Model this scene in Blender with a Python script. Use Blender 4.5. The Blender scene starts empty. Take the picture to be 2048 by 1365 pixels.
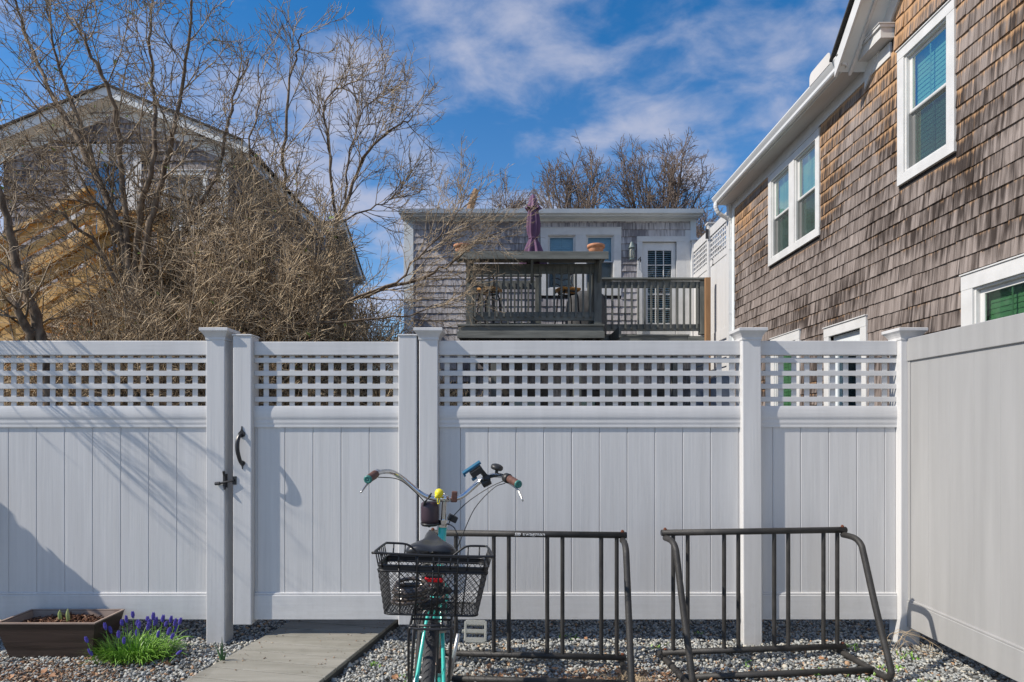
import bpy, math, random
import numpy as np
from mathutils import Vector, Matrix, Euler

R = math.radians
rnd = random.Random(7)
scn = bpy.context.scene
col = scn.collection

# ------------------------------------------------------------------ camera, sky, sun, exposure
CAMZ = 1.44
cd = bpy.data.cameras.new('camera'); cam = bpy.data.objects.new('camera', cd); col.objects.link(cam)
cam.location = (0, 0, CAMZ); cam.rotation_euler = (R(90), 0, 0)
cd.lens = 36 * 1200 / 2048; cd.sensor_width = 36; cd.shift_y = (856 - 682.5) / 2048
cd.clip_start = .05; cd.clip_end = 2000
scn.camera = cam

SUN_DIR = Vector((3.5, 1.0, -3.3)).normalized()          # the way the light travels
to_sun = -SUN_DIR
EL = math.asin(to_sun.z); AZ = math.atan2(to_sun.x, to_sun.y)
sd = bpy.data.lights.new('sun', 'SUN'); sun = bpy.data.objects.new('sun', sd); col.objects.link(sun)
sun.rotation_euler = SUN_DIR.to_track_quat('-Z', 'Y').to_euler()
sd.energy = 5.0; sd.angle = R(.53); sd.color = (1, .93, .83)

w = bpy.data.worlds.new('World'); scn.world = w; w.use_nodes = True
nt = w.node_tree; nt.nodes.clear()
def N(t, typ, **kw):
    n = t.nodes.new(typ)
    for k, v in kw.items(): setattr(n, k, v)
    return n
sky = N(nt, 'ShaderNodeTexSky', sky_type='NISHITA', sun_disc=False)
sky.sun_elevation = EL; sky.sun_rotation = AZ % (2 * math.pi)
sky.altitude = 0; sky.air_density = 1.0; sky.dust_density = .3; sky.ozone_density = 3.0
hs = N(nt, 'ShaderNodeHueSaturation'); hs.inputs['Saturation'].default_value = 1.36; hs.inputs['Value'].default_value = 1.55
nt.links.new(sky.outputs[0], hs.inputs['Color'])
tc = N(nt, 'ShaderNodeTexCoord'); sep = N(nt, 'ShaderNodeSeparateXYZ'); nt.links.new(tc.outputs['Generated'], sep.inputs[0])
mx = N(nt, 'ShaderNodeMath', operation='MAXIMUM'); nt.links.new(sep.outputs['Z'], mx.inputs[0]); mx.inputs[1].default_value = 0
ad = N(nt, 'ShaderNodeMath', operation='ADD'); nt.links.new(mx.outputs[0], ad.inputs[0]); ad.inputs[1].default_value = .28
dx = N(nt, 'ShaderNodeMath', operation='DIVIDE'); dy = N(nt, 'ShaderNodeMath', operation='DIVIDE')
nt.links.new(sep.outputs['X'], dx.inputs[0]); nt.links.new(ad.outputs[0], dx.inputs[1])
nt.links.new(sep.outputs['Y'], dy.inputs[0]); nt.links.new(ad.outputs[0], dy.inputs[1])
cmb = N(nt, 'ShaderNodeCombineXYZ'); nt.links.new(dx.outputs[0], cmb.inputs[0]); nt.links.new(dy.outputs[0], cmb.inputs[1])
SKYLOC = (12.1, 5.5, 0)
mp = N(nt, 'ShaderNodeMapping'); nt.links.new(cmb.outputs[0], mp.inputs[0])
mp.inputs['Rotation'].default_value = (0, 0, R(28)); mp.inputs['Scale'].default_value = (1.0, 1.25, 1)
mp.inputs['Location'].default_value = SKYLOC
n1 = N(nt, 'ShaderNodeTexNoise'); n1.inputs['Scale'].default_value = 1.7; n1.inputs['Detail'].default_value = 2.5
n1.inputs['Roughness'].default_value = .5; n1.inputs['Distortion'].default_value = .3
n2 = N(nt, 'ShaderNodeTexNoise'); n2.inputs['Scale'].default_value = 6.5; n2.inputs['Detail'].default_value = 8
n2.inputs['Roughness'].default_value = .56; n2.inputs['Distortion'].default_value = .25
nt.links.new(mp.outputs[0], n1.inputs['Vector']); nt.links.new(mp.outputs[0], n2.inputs['Vector'])
ma = N(nt, 'ShaderNodeMath', operation='MULTIPLY_ADD'); nt.links.new(n2.outputs['Fac'], ma.inputs[0]); ma.inputs[1].default_value = .62; ma.inputs[2].default_value = -.31
mb_ = N(nt, 'ShaderNodeMath', operation='ADD'); nt.links.new(n1.outputs['Fac'], mb_.inputs[0]); nt.links.new(ma.outputs[0], mb_.inputs[1])
cr = N(nt, 'ShaderNodeValToRGB'); cr.color_ramp.interpolation = 'EASE'
cr.color_ramp.elements[0].position = .40; cr.color_ramp.elements[1].position = .68
cr.color_ramp.elements[0].color = (0, 0, 0, 1); cr.color_ramp.elements[1].color = (1, 1, 1, 1)
nt.links.new(mb_.outputs[0], cr.inputs[0])
# the thin cloud layer looks denser toward the horizon, where one looks through more of it
hz = N(nt, 'ShaderNodeMapRange'); nt.links.new(mx.outputs[0], hz.inputs[0])
hz.inputs[1].default_value = 0; hz.inputs[2].default_value = .55; hz.inputs[3].default_value = .30; hz.inputs[4].default_value = 0
vadd = N(nt, 'ShaderNodeMath', operation='ADD', use_clamp=True); nt.links.new(cr.outputs[0], vadd.inputs[0]); nt.links.new(hz.outputs[0], vadd.inputs[1])
vm = N(nt, 'ShaderNodeMath', operation='MULTIPLY'); nt.links.new(vadd.outputs[0], vm.inputs[0]); vm.inputs[1].default_value = .85
mix = N(nt, 'ShaderNodeMixRGB'); nt.links.new(vm.outputs[0], mix.inputs[0]); nt.links.new(hs.outputs[0], mix.inputs[1])
mix.inputs[2].default_value = (4.9, 5.25, 6.7, 1)
bg = N(nt, 'ShaderNodeBackground'); bg.inputs[1].default_value = .098
nt.links.new(mix.outputs[0], bg.inputs[0])
wo = N(nt, 'ShaderNodeOutputWorld'); nt.links.new(bg.outputs[0], wo.inputs[0])

scn.view_settings.view_transform = 'Standard'; scn.view_settings.look = 'None'
scn.view_settings.gamma = 1; scn.view_settings.use_curve_mapping = False
scn.view_settings.exposure = 0.06
scn.cycles.max_bounces = 8; scn.cycles.transparent_max_bounces = 12

# ------------------------------------------------------------------ materials
def lin(c): return tuple(c) + (1,)
def mat(name, c1, c2=None, rough=.6, scale=8, stretch=(1, 1, 1), metal=0, bump=0, bscale=None, spec=.5, detail=6,
        c3=None, s3=1.5, f3=.5, coat=0):
    m = bpy.data.materials.new(name); m.use_nodes = True
    t = m.node_tree; b = t.nodes['Principled BSDF']
    b.inputs['Roughness'].default_value = rough; b.inputs['Metallic'].default_value = metal
    b.inputs['Specular IOR Level'].default_value = spec; b.inputs['Coat Weight'].default_value = coat
    b.inputs['Base Color'].default_value = lin(c1)
    g = N(t, 'ShaderNodeNewGeometry'); mp = N(t, 'ShaderNodeMapping'); t.links.new(g.outputs['Position'], mp.inputs[0])
    mp.inputs['Scale'].default_value = stretch
    last = None
    if c2 is not None:
        n = N(t, 'ShaderNodeTexNoise'); n.inputs['Scale'].default_value = scale; n.inputs['Detail'].default_value = detail
        t.links.new(mp.outputs[0], n.inputs['Vector'])
        r = N(t, 'ShaderNodeValToRGB'); r.color_ramp.elements[0].position = .32; r.color_ramp.elements[1].position = .68
        r.color_ramp.elements[0].color = lin(c1); r.color_ramp.elements[1].color = lin(c2)
        t.links.new(n.outputs['Fac'], r.inputs[0]); last = r.outputs[0]
        if c3 is not None:
            n3 = N(t, 'ShaderNodeTexNoise'); n3.inputs['Scale'].default_value = s3; n3.inputs['Detail'].default_value = 8
            t.links.new(g.outputs['Position'], n3.inputs['Vector'])
            r3 = N(t, 'ShaderNodeValToRGB'); r3.color_ramp.elements[0].position = f3; r3.color_ramp.elements[1].position = f3 + .12
            t.links.new(n3.outputs['Fac'], r3.inputs[0])
            mm = N(t, 'ShaderNodeMixRGB'); t.links.new(r3.outputs[0], mm.inputs[0]); t.links.new(last, mm.inputs[1]); mm.inputs[2].default_value = lin(c3)
            last = mm.outputs[0]
        t.links.new(last, b.inputs['Base Color'])
    if bump:
        nb = N(t, 'ShaderNodeTexNoise'); nb.inputs['Scale'].default_value = bscale or scale * 3; nb.inputs['Detail'].default_value = 5
        t.links.new(mp.outputs[0], nb.inputs['Vector'])
        bm = N(t, 'ShaderNodeBump'); bm.inputs['Strength'].default_value = bump; bm.inputs['Distance'].default_value = .01
        t.links.new(nb.outputs['Fac'], bm.inputs['Height']); t.links.new(bm.outputs[0], b.inputs['Normal'])
    return m

def shingle_mat(name, sx_, sy_, grey1, grey2, dark, warm, warm_z0, warm_z1, warm_amt):
    """weathered cedar: per-shingle tone, vertical grain streaks, dark stain, warm unweathered wood higher up"""
    m = bpy.data.materials.new(name); m.use_nodes = True
    t = m.node_tree; b = t.nodes['Principled BSDF']; b.inputs['Roughness'].default_value = .85; b.inputs['Specular IOR Level'].default_value = .2
    at = N(t, 'ShaderNodeAttribute', attribute_name='tone'); sp = N(t, 'ShaderNodeSeparateXYZ'); t.links.new(at.outputs['Vector'], sp.inputs[0])
    g = N(t, 'ShaderNodeNewGeometry'); gs = N(t, 'ShaderNodeSeparateXYZ'); t.links.new(g.outputs['Position'], gs.inputs[0])
    # streak noise, offset for every shingle so that grain breaks at the joints
    cxz = N(t, 'ShaderNodeCombineXYZ'); t.links.new(sp.outputs['X'], cxz.inputs[0]); t.links.new(sp.outputs['Z'], cxz.inputs[1])
    off = N(t, 'ShaderNodeVectorMath', operation='SCALE'); t.links.new(cxz.outputs[0], off.inputs[0]); off.inputs['Scale'].default_value = 40
    av = N(t, 'ShaderNodeVectorMath', operation='ADD'); t.links.new(g.outputs['Position'], av.inputs[0]); t.links.new(off.outputs[0], av.inputs[1])
    mp = N(t, 'ShaderNodeMapping'); mp.inputs['Scale'].default_value = (sx_, sy_, .03); mp.inputs['Location'].default_value = (.37, .21, .43); t.links.new(av.outputs[0], mp.inputs[0])
    n = N(t, 'ShaderNodeTexNoise'); n.inputs['Scale'].default_value = 48; n.inputs['Detail'].default_value = 5; n.inputs['Roughness'].default_value = .7
    t.links.new(mp.outputs[0], n.inputs['Vector'])
    mp2 = N(t, 'ShaderNodeMapping'); mp2.inputs['Scale'].default_value = (sx_, sy_, .09); mp2.inputs['Location'].default_value = (.31, .27, .19); t.links.new(av.outputs[0], mp2.inputs[0])
    nd = N(t, 'ShaderNodeTexNoise'); nd.inputs['Scale'].default_value = 19; nd.inputs['Detail'].default_value = 4
    t.links.new(mp2.outputs[0], nd.inputs['Vector'])
    def mathn(op, a, b_, clamp=False):
        k = N(t, 'ShaderNodeMath', operation=op, use_clamp=clamp)
        for i, v in enumerate((a, b_)):
            if v is None: continue
            if isinstance(v, (int, float)): k.inputs[i].default_value = v
            else: t.links.new(v, k.inputs[i])
        return k.outputs[0]
    def mixc(f, a, b_):
        k = N(t, 'ShaderNodeMixRGB'); t.links.new(f, k.inputs[0])
        for i, v in ((1, a), (2, b_)):
            if isinstance(v, tuple): k.inputs[i].default_value = lin(v)
            else: t.links.new(v, k.inputs[i])
        return k.outputs[0]
    def ramp(v, lo, hi):
        k = N(t, 'ShaderNodeMapRange', clamp=True); t.links.new(v, k.inputs[0]); k.inputs[1].default_value = lo; k.inputs[2].default_value = hi
        k.inputs[3].default_value = 0; k.inputs[4].default_value = 1
        return k.outputs[0]
    f = mathn('ADD', mathn('MULTIPLY', ramp(n.outputs['Fac'], .38, .62), .62), mathn('MULTIPLY', sp.outputs['X'], .38))
    c = mixc(f, grey1, grey2)
    # large patches of black mildew stain
    npz = N(t, 'ShaderNodeTexNoise'); npz.inputs['Scale'].default_value = 1.3; npz.inputs['Detail'].default_value = 3
    t.links.new(g.outputs['Position'], npz.inputs['Vector'])
    dk = mathn('MULTIPLY', ramp(mathn('ADD', mathn('ADD', nd.outputs['Fac'], mathn('MULTIPLY', sp.outputs['Y'], .07)), mathn('MULTIPLY', mathn('SUBTRACT', npz.outputs['Fac'], .5), 1.0)), .47, .68), .9)
    c = mixc(dk, c, dark)
    if warm_amt:
        wz = ramp(gs.outputs['Z'], warm_z0, warm_z1)
        wn = mathn('ADD', mathn('MULTIPLY', n.outputs['Fac'], .9), mathn('MULTIPLY', npz.outputs['Fac'], .5))
        # bare wood also shows high on each shingle, just under the butt above
        tuck = ramp(sp.outputs['Y'], .55, 1.0)
        wf = mathn('MULTIPLY', ramp(mathn('ADD', wn, mathn('ADD', mathn('MULTIPLY', wz, .36), mathn('MULTIPLY', tuck, .28))), .90, 1.12), warm_amt)
        c = mixc(wf, c, warm)
    t.links.new(c, b.inputs['Base Color'])
    bm = N(t, 'ShaderNodeBump'); bm.inputs['Strength'].default_value = .5; bm.inputs['Distance'].default_value = .006
    t.links.new(n.outputs['Fac'], bm.inputs['Height']); t.links.new(bm.outputs[0], b.inputs['Normal'])
    return m

def tone_mat(name, cols, rough=.85, nscale=60):
    """stones and litter: colour picked from a ramp by a per-piece tone, with grain on top"""
    m = bpy.data.materials.new(name); m.use_nodes = True
    t = m.node_tree; b = t.nodes['Principled BSDF']; b.inputs['Roughness'].default_value = rough; b.inputs['Specular IOR Level'].default_value = .3
    at = N(t, 'ShaderNodeAttribute', attribute_name='tone'); sp = N(t, 'ShaderNodeSeparateXYZ'); t.links.new(at.outputs['Vector'], sp.inputs[0])
    r = N(t, 'ShaderNodeValToRGB'); e = r.color_ramp.elements
    for i, (p, c) in enumerate(cols):
        if i < 2: e[i].position = p; e[i].color = lin(c)
        else:
            q = e.new(p); q.color = lin(c)
    r.color_ramp.interpolation = 'LINEAR'
    t.links.new(sp.outputs['X'], r.inputs[0])
    g = N(t, 'ShaderNodeNewGeometry'); n = N(t, 'ShaderNodeTexNoise'); n.inputs['Scale'].default_value = nscale; n.inputs['Detail'].default_value = 4
    t.links.new(g.outputs['Position'], n.inputs['Vector'])
    mr = N(t, 'ShaderNodeMapRange'); t.links.new(n.outputs['Fac'], mr.inputs[0]); mr.inputs[3].default_value = .6; mr.inputs[4].default_value = 1.35
    mm = N(t, 'ShaderNodeMixRGB', blend_type='MULTIPLY'); mm.inputs[0].default_value = 1
    t.links.new(r.outputs[0], mm.inputs[1]); t.links.new(mr.outputs[0], mm.inputs[2]); t.links.new(mm.outputs[0], b.inputs['Base Color'])
    return m

def glass_mat(name, tint, gloss=.05, clear=.9):
    m = bpy.data.materials.new(name); m.use_nodes = True
    t = m.node_tree; t.nodes.clear()
    tr = N(t, 'ShaderNodeBsdfTransparent'); tr.inputs[0].default_value = lin(tint)
    gl = N(t, 'ShaderNodeBsdfGlossy'); gl.inputs['Roughness'].default_value = gloss; gl.inputs[0].default_value = (.9, .95, .95, 1)
    fr = N(t, 'ShaderNodeFresnel'); fr.inputs[0].default_value = 1.5
    g = N(t, 'ShaderNodeNewGeometry'); n = N(t, 'ShaderNodeTexNoise'); n.inputs['Scale'].default_value = 1.7
    t.links.new(g.outputs['Position'], n.inputs['Vector'])
    bm = N(t, 'ShaderNodeBump'); bm.inputs['Strength'].default_value = .06; bm.inputs['Distance'].default_value = .1
    t.links.new(n.outputs['Fac'], bm.inputs['Height']); t.links.new(bm.outputs[0], gl.inputs['Normal'])
    a = N(t, 'ShaderNodeMath', operation='MULTIPLY_ADD', use_clamp=True); t.links.new(fr.outputs[0], a.inputs[0]); a.inputs[1].default_value = .45; a.inputs[2].default_value = 1 - clear
    mi = N(t, 'ShaderNodeMixShader'); t.links.new(a.outputs[0], mi.inputs[0]); t.links.new(tr.outputs[0], mi.inputs[1]); t.links.new(gl.outputs[0], mi.inputs[2])
    o = N(t, 'ShaderNodeOutputMaterial'); t.links.new(mi.outputs[0], o.inputs[0])
    return m

M = {}
def dirt(m):
    t = m.node_tree; b = t.nodes['Principled BSDF']; src = b.inputs['Base Color'].links[0].from_socket
    g = N(t, 'ShaderNodeNewGeometry'); sp = N(t, 'ShaderNodeSeparateXYZ'); t.links.new(g.outputs['Position'], sp.inputs[0])
    z = N(t, 'ShaderNodeMapRange', clamp=True); t.links.new(sp.outputs['Z'], z.inputs[0]); z.inputs[1].default_value = .0; z.inputs[2].default_value = .55; z.inputs[3].default_value = .22; z.inputs[4].default_value = 0
    n = N(t, 'ShaderNodeTexNoise'); n.inputs['Scale'].default_value = 34; n.inputs['Detail'].default_value = 7; n.inputs['Roughness'].default_value = .7; t.links.new(g.outputs['Position'], n.inputs['Vector'])
    a = N(t, 'ShaderNodeMath', operation='ADD'); t.links.new(n.outputs['Fac'], a.inputs[0]); t.links.new(z.outputs[0], a.inputs[1])
    r = N(t, 'ShaderNodeMapRange', clamp=True); t.links.new(a.outputs[0], r.inputs[0]); r.inputs[1].default_value = .60; r.inputs[2].default_value = .86; r.inputs[3].default_value = 0; r.inputs[4].default_value = .17
    mx_ = N(t, 'ShaderNodeMixRGB'); t.links.new(r.outputs[0], mx_.inputs[0]); t.links.new(src, mx_.inputs[1]); mx_.inputs[2].default_value = (.42, .40, .35, 1)
    # faint broad variation from board to board and drip streaks
    mp = N(t, 'ShaderNodeMapping'); mp.inputs['Scale'].default_value = (5.3, 5.3, .5); t.links.new(g.outputs['Position'], mp.inputs[0])
    n2 = N(t, 'ShaderNodeTexNoise'); n2.inputs['Scale'].default_value = 1.6; n2.inputs['Detail'].default_value = 6; n2.inputs['Roughness'].default_value = .65; t.links.new(mp.outputs[0], n2.inputs['Vector'])
    r2 = N(t, 'ShaderNodeMapRange'); t.links.new(n2.outputs['Fac'], r2.inputs[0]); r2.inputs[1].default_value = .3; r2.inputs[2].default_value = .7; r2.inputs[3].default_value = .93; r2.inputs[4].default_value = 1.05
    mm = N(t, 'ShaderNodeMixRGB', blend_type='MULTIPLY'); mm.inputs[0].default_value = 1; t.links.new(mx_.outputs[0], mm.inputs[1]); t.links.new(r2.outputs[0], mm.inputs[2])
    t.links.new(mm.outputs[0], b.inputs['Base Color'])
M['vinyl'] = mat('white_vinyl', (.60, .593, .585), (.65, .643, .636), rough=.38, scale=30, stretch=(1, 1, .03), bump=.10, bscale=75)
M['vinyl_rail'] = mat('white_vinyl_rail', (.61, .603, .595), (.655, .648, .64), rough=.38, scale=30, stretch=(.05, .05, 1), bump=.07, bscale=75)
M['vinyl_toned'] = mat('white_vinyl_toned_for_sun', (.33, .327, .322), (.365, .361, .356), rough=.45, scale=16, stretch=(1, 1, .04), bump=.05, bscale=50)  # darker copy of the white vinyl; its colour tones down the sun-facing side fence
for k_ in ('vinyl', 'vinyl_rail', 'vinyl_toned'): dirt(M[k_])
M['trim'] = mat('white_trim_paint', (.60, .595, .58), (.68, .675, .66), rough=.5, scale=7, bump=.05, bscale=60)
M['trim_dim'] = mat('weathered_white_trim', (.66, .70, .71), (.76, .79, .79), rough=.6, scale=4, bump=.05)
M['gutter'] = mat('white_gutter_metal', (.66, .67, .67), (.76, .76, .75), rough=.35, scale=3, stretch=(1, .3, 1))
M['soffit'] = mat('soffit_paint', (.55, .52, .48), (.66, .63, .6), rough=.7, scale=2, stretch=(3, .4, 1))
M['wall_back'] = mat('wall_sheathing', (.035, .03, .028), rough=.9)
M['shingle_brown'] = shingle_mat('weathered_cedar_shingle', 0, 1, (.10, .078, .067), (.36, .305, .275), (.033, .024, .020), (.56, .33, .17), 3.6, 5.7, .85)
M['shingle_grey'] = shingle_mat('silver_grey_shingle', 1, 0, (.36, .34, .345), (.62, .59, .59), (.18, .17, .185), (.3, .2, .12), 90, 99, 0)
M['shingle_side'] = shingle_mat('dark_grey_side_shingle', 0, 1, (.19, .175, .175), (.46, .43, .43), (.08, .07, .072), (.3, .2, .12), 90, 99, 0)
M['shingle_dark'] = shingle_mat('dark_grey_shingle', 1, 0, (.19, .175, .175), (.46, .43, .43), (.08, .07, .072), (.3, .2, .12), 90, 99, 0)
M['roof'] = mat('asphalt_roof', (.035, .033, .033), (.07, .065, .06), rough=.95, scale=60, bump=.4)
M['glass'] = glass_mat('green_tinted_glass', (.36, .60, .50), .03, .985)
M['glass_blue'] = glass_mat('blue_grey_glass', (.50, .64, .72), .03, .95)
M['glass_green'] = glass_mat('deep_green_glass', (.30, .52, .34), .03, .98)
def screen_mat():
    m = bpy.data.materials.new('insect_screen'); m.use_nodes = True; t = m.node_tree; t.nodes.clear()
    a = N(t, 'ShaderNodeBsdfTransparent'); b = N(t, 'ShaderNodeBsdfDiffuse'); b.inputs[0].default_value = (.06, .065, .065, 1)
    mi = N(t, 'ShaderNodeMixShader'); mi.inputs[0].default_value = .52; o = N(t, 'ShaderNodeOutputMaterial')
    t.links.new(a.outputs[0], mi.inputs[1]); t.links.new(b.outputs[0], mi.inputs[2]); t.links.new(mi.outputs[0], o.inputs[0]); return m
M['screen'] = screen_mat()
M['blind'] = mat('blind_slat', (.72, .74, .72), (.78, .8, .78), rough=.5)
M['curtain'] = mat('grey_curtain', (.12, .125, .13), (.30, .31, .32), rough=.9, scale=9, stretch=(1, 1, .1))
M['curtain_pale'] = mat('pale_blue_curtain', (.55, .66, .78), (.75, .82, .9), rough=.9, scale=3)
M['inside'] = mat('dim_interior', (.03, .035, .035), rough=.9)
M['deckgrey'] = mat('grey_green_deck_stain', (.092, .098, .089), (.165, .172, .156), rough=.7, scale=14, stretch=(1, 1, .25), bump=.25, bscale=40)
M['deckrail'] = mat('grey_green_rail_stain', (.115, .122, .110), (.21, .218, .198), rough=.7, scale=12, stretch=(.15, .15, 1), bump=.25, bscale=40)
M['newwood'] = mat('new_pressure_treated_wood', (.50, .28, .075), (.72, .46, .18), rough=.7, scale=9, stretch=(.3, 1, 2), bump=.15)
M['brownpost'] = mat('brown_wood_post', (.20, .105, .045), (.36, .20, .095), rough=.7, scale=10, stretch=(1, 1, .15), bump=.2)
M['purple'] = mat('faded_purple_canvas', (.115, .055, .11), (.17, .09, .16), rough=.85, scale=6, stretch=(1, 1, .4), bump=.2)
M['terracotta'] = mat('terracotta', (.48, .20, .10), (.62, .31, .18), rough=.85, scale=18, bump=.1)
M['blackmetal'] = mat('black_metal', (.018, .018, .02), (.03, .03, .032), rough=.4, scale=20)
M['rackpaint'] = mat('worn_black_rack_paint', (.018, .017, .016), (.040, .037, .034), rough=.55, scale=14, bump=.25, bscale=220, c3=(.16, .14, .12), s3=38, f3=.71)
M['rust'] = mat('rusty_bolt', (.22, .07, .03), (.10, .035, .02), rough=.9, scale=90, bump=.4)
M['whiteprint'] = mat('white_print', (.75, .75, .75), rough=.6)
M['blackprint'] = mat('black_print', (.02, .02, .02), rough=.5)
M['honeywood'] = mat('honey_wood', (.55, .24, .05), (.68, .34, .09), rough=.5, scale=14, stretch=(3, .5, 1))
M['cover'] = mat('grey_grill_cover', (.055, .055, .058), (.10, .10, .102), rough=.75, scale=6, bump=.5, bscale=9)
M['composite'] = mat('grey_composite_board', (.215, .205, .17), (.30, .285, .245), rough=.75, scale=11, stretch=(.25, 2, 1), bump=.22, bscale=90, c3=(.19, .18, .15), s3=3, f3=.56)
M['composite_edge'] = mat('dark_walkway_edge', (.05, .05, .047), (.08, .08, .075), rough=.8)
M['ground'] = mat('packed_earth', (.12, .115, .10), (.24, .23, .21), rough=.95, scale=30, bump=.6, bscale=60)
M['stone'] = tone_mat('crushed_stone', [(0, (.12, .125, .125)), (.35, (.31, .32, .31)), (.6, (.44, .45, .43)), (.8, (.52, .47, .37)), (.93, (.62, .60, .55)), (1, (.42, .27, .16))])
M['litter'] = tone_mat('leaf_litter', [(0, (.09, .05, .03)), (.4, (.22, .12, .07)), (.75, (.36, .22, .13)), (1, (.52, .44, .34))])
M['leafdry'] = mat('dry_oak_leaf', (.26, .12, .05), (.46, .25, .13), rough=.7, scale=30)
M['mulch'] = tone_mat('bark_mulch', [(0, (.03, .014, .008)), (.5, (.10, .042, .022)), (.85, (.21, .10, .055)), (1, (.30, .19, .12))])
M['planter'] = mat('dark_brown_planter', (.045, .028, .020), (.085, .055, .042), rough=.5, scale=9, stretch=(.2, .2, 3), bump=.3, bscale=12)
M['planter_rim'] = mat('planter_rim', (.26, .19, .155), (.34, .26, .21), rough=.6, scale=12)
M['leafgreen'] = mat('bright_green_blade', (.10, .25, .02), (.25, .44, .06), rough=.45, scale=14)
M['leafdark'] = mat('blue_green_blade', (.05, .12, .05), (.10, .20, .08), rough=.5, scale=14)
M['sprout'] = mat('pale_green_sprout', (.28, .36, .10), (.42, .46, .20), rough=.5, scale=14)
M['muscari'] = mat('violet_blue_floret', (.075, .05, .33), (.17, .13, .55), rough=.5, scale=120)
M['bark'] = mat('grey_brown_bark', (.075, .048, .03), (.25, .185, .125), rough=.9, scale=22, stretch=(1, 1, .3), bump=.5)
M['twig'] = mat('brown_twig', (.06, .038, .022), (.52, .41, .28), rough=.85, scale=8)
M['twig_pale'] = mat('tan_twig_painted_highlights', (.06, .035, .018), (.76, .59, .38), rough=.85, scale=11)  # pale highlights and dark shadow tones are put into the twig colour by noise
M['twig_far'] = mat('dusky_far_twig', (.085, .06, .048), (.24, .18, .14), rough=.9, scale=3)
M['budgreen'] = mat('new_green_leaf', (.16, .24, .03), (.24, .33, .06), rough=.6, scale=9)
M['evergreen'] = mat('evergreen_leaf', (.03, .06, .02), (.06, .10, .03), rough=.6, scale=20)
M['teal'] = mat('teal_bicycle_enamel', (.045, .50, .43), (.06, .56, .47), rough=.22, scale=4, coat=.6)
M['chrome'] = mat('chrome', (.62, .62, .62), (.75, .75, .75), rough=.12, metal=1, scale=20)
M['rustychrome'] = mat('rusty_chrome', (.52, .50, .48), (.30, .13, .07), rough=.35, metal=.75, scale=28)
M['alloy'] = mat('brushed_alloy', (.45, .45, .44), (.60, .60, .59), rough=.35, metal=.9, scale=30)
M['rubber'] = mat('tyre_rubber', (.028, .028, .030), (.05, .05, .052), rough=.75, scale=40, bump=.3)
M['saddle'] = mat('black_vinyl_saddle', (.018, .019, .022), (.03, .031, .034), rough=.30, scale=30, bump=.12, bscale=260)
M['basket'] = mat('black_wire_coating', (.012, .012, .013), rough=.45)
M['grip'] = mat('brown_grip', (.085, .035, .025), (.15, .07, .05), rough=.6, scale=40, bump=.2)
M['tealcap'] = mat('teal_grip_cap', (.03, .15, .135), (.05, .21, .18), rough=.4)
M['plastic'] = mat('black_plastic', (.02, .02, .02), (.03, .03, .03), rough=.45)
M['bluep'] = mat('blue_phone_clamp', (.008, .085, .16), (.012, .12, .22), rough=.4)
M['yellow'] = mat('yellow_rubber', (.80, .66, .02), (.85, .72, .03), rough=.4)
M['redlens'] = mat('red_lens', (.62, .01, .015), (.7, .02, .02), rough=.2, coat=.5)
M['speaker'] = mat('dark_plum_speaker', (.035, .02, .03), (.05, .03, .042), rough=.35)
M['cable'] = mat('black_cable', (.012, .012, .012), rough=.4)
M['lock'] = mat('smoky_lock_cable', (.035, .026, .02), (.14, .11, .085), rough=.18, scale=60, coat=.8)
M['clearp'] = mat('cloudy_clear_plastic', (.50, .50, .44), (.62, .62, .56), rough=.25, scale=20)
M['lantern'] = mat('grey_green_lantern', (.10, .14, .14), (.15, .19, .19), rough=.4)
M['shaded_door'] = mat('lower_door_painted_shade', (.05, .045, .04), (.08, .072, .065), rough=.6, scale=6)  # the deep shade under the deck is put into this colour
M['farwall'] = mat('far_blue_grey_siding', (.10, .12, .16), (.15, .17, .21), rough=.8, scale=3)
pm = M['clearp'].node_tree.nodes['Principled BSDF']; pm.inputs['Transmission Weight'].default_value = .55

# ------------------------------------------------------------------ mesh helpers
def P(px, py, Y): return Vector(((px - 1024) / 1200 * Y, Y, CAMZ + (856 - py) / 1200 * Y))

def tag(o, label=None, cat=None, group=None, kind=None):
    if label: o['label'] = label
    if cat: o['category'] = cat
    if group: o['group'] = group
    if kind: o['kind'] = kind
    return o

def empty(name, loc, label, cat, group=None, rot=None):
    o = bpy.data.objects.new(name, None); col.objects.link(o); o.location = loc
    o.empty_display_size = .1
    if rot is not None: o.rotation_euler = rot
    return tag(o, label, cat, group)

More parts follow.
